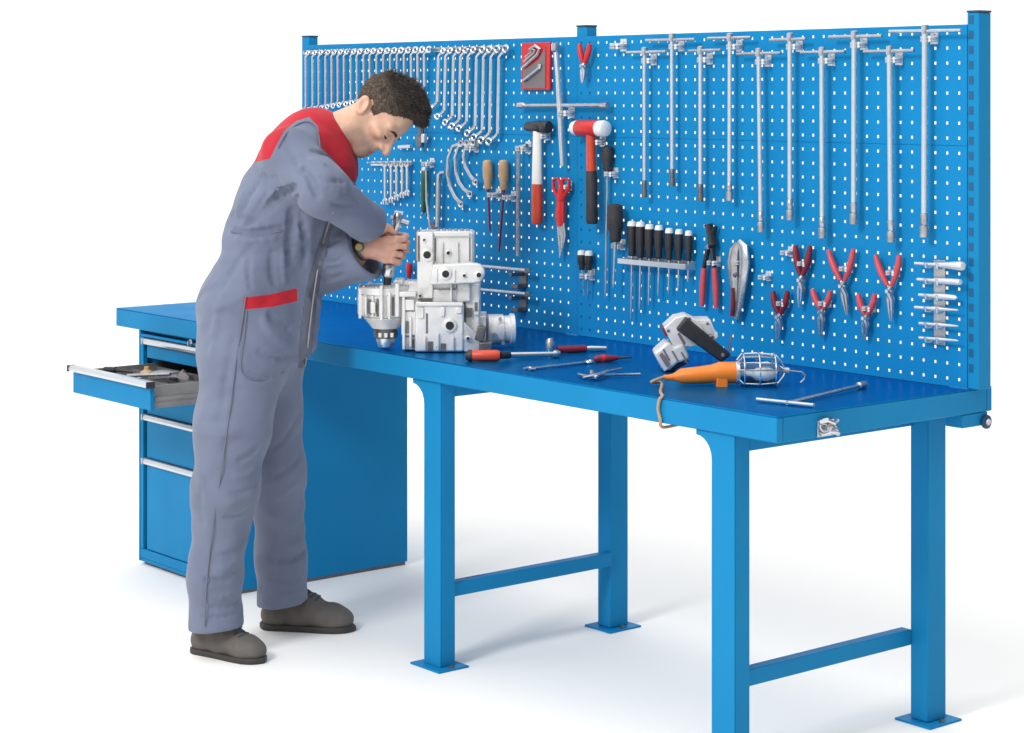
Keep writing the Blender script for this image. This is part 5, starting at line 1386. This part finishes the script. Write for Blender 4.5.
# --- tool in the hands
tb = P(387, 284, .01)
t = thing('hand_ratchet', 'chrome ratchet driver held upright by both hands of the worker over the gearbox', 'ratchet', tb)
tp = lambda u, v, b=.0: Vector([float(c) for c in P(u, v, b)])
MB().tube([tp(387.5, 276, .008), tp(396.5, 224, .0)], .0095, 12).build('shaft', M['chrome'], t, origin=tb)
MB().tube([tp(387, 284.5, .01), tp(387.6, 277, .008)], [.012, .0135], 14).build('socket', M['black'], t, origin=tb)
MB().tube([tp(387.6, 277, .008), tp(387.8, 275, .008), tp(389, 266, .006), tp(389.4, 262.5, .006)], [.0165, .0195, .0195, .015], 16).build('collar', M['chrome'], t, origin=tb)
MB().tube([tp(396, 229, .0), tp(398, 217, .0), tp(398.3, 213, .0)], [.013, .015, .011], 14).build('head', M['chrome'], t, origin=tb)
MB().tube([tp(390.5, 217, .0), tp(398, 219.5, .0), tp(408.5, 223.5, .0)], [.006, .0072, .0085], 10).build('lever', M['steel'], t, origin=tb)
MB().tube([tp(394.5, 212.5, .0), tp(403, 213.5, .0)], .007, 10).build('cap', M['chrome'], t, origin=tb)
# ------------------------------------------------------------------ camera, light
cd = bpy.data.cameras.new('camera'); co = bpy.data.objects.new('camera', cd); COL.objects.link(co)
co.location = CAM; co.rotation_euler = (math.radians(90), 0, YAW)
cd.sensor_fit = 'HORIZONTAL'; cd.sensor_width = 36; cd.lens = FPX / 1024 * 36; cd.shift_x = 0; cd.shift_y = -(366.5 - CYPX) / 1024
cd.clip_start = .1; cd.clip_end = 300
scene.camera = co
w = bpy.data.worlds.new('World'); scene.world = w; w.use_nodes = True
nt = w.node_tree; bg = nt.nodes['Background']
# white studio surround: bright behind the bench and overhead, dim on the viewer's right
tc = nt.nodes.new('ShaderNodeTexCoord')
def dot(v):
    n = nt.nodes.new('ShaderNodeVectorMath'); n.operation = 'DOT_PRODUCT'; nt.links.new(tc.outputs['Generated'], n.inputs[0]); n.inputs[1].default_value = [float(c) for c in v]; return n.outputs['Value']
def rng_(src, a, b, lo, hi):
    n = nt.nodes.new('ShaderNodeMapRange'); n.interpolation_type = 'SMOOTHSTEP'; nt.links.new(src, n.inputs['Value'])
    for k, x in zip(('From Min', 'From Max', 'To Min', 'To Max'), (a, b, lo, hi)): n.inputs[k].default_value = x
    return n.outputs['Result']
def mth(op, a, b):
    n = nt.nodes.new('ShaderNodeMath'); n.operation = op
    for k, x in enumerate((a, b)):
        if isinstance(x, (int, float)): n.inputs[k].default_value = x
        else: nt.links.new(x, n.inputs[k])
    return n.outputs[0]
back = mth('MULTIPLY', rng_(dot(FW), .0, .4, 0, W_BACK), rng_(dot(UP), .12, .4, 1, .25)); side = rng_(dot(-RT), -.6, .8, W_RIGHT, W_LEFT); up_ = mth('MULTIPLY', mth('POWER', mth('MAXIMUM', dot(UP), 0.0), 2.0), W_TOP)
nt.links.new(mth('ADD', mth('MAXIMUM', back, side), up_), bg.inputs['Strength']); bg.inputs['Color'].default_value = (1, 1, 1, 1)
def lamp(name, pos, target, size, power, col=(1, 1, 1)):
    l = bpy.data.lights.new(name, 'AREA'); l.shape = 'RECTANGLE'; l.size, l.size_y = size; l.energy = power; l.color = col
    o = bpy.data.objects.new(name, l); COL.objects.link(o)
    o.location = pos; d = Vector(target) - Vector(pos); o.rotation_euler = d.to_track_quat('-Z', 'Y').to_euler()
    return o
for n, X, Y, Z, tgt, size, pw in LAMPS:
    pos = CAM + RT * X + FW * Y; pos[2] = Z
    lamp(n, [float(c) for c in pos], tgt, size, pw)
vs = scene.view_settings; scene.display_settings.display_device = 'sRGB'
vs.view_transform = 'Standard'; vs.look = 'None'; vs.exposure = EXPO; vs.gamma = 1; vs.use_curve_mapping = False
scene.cycles.max_bounces = 8; scene.cycles.use_denoising = True
for _o in bpy.data.objects:
    if 'label' in _o and not 4 <= len(_o['label'].split()) <= 16: print('LABEL', len(_o['label'].split()), _o['label'])
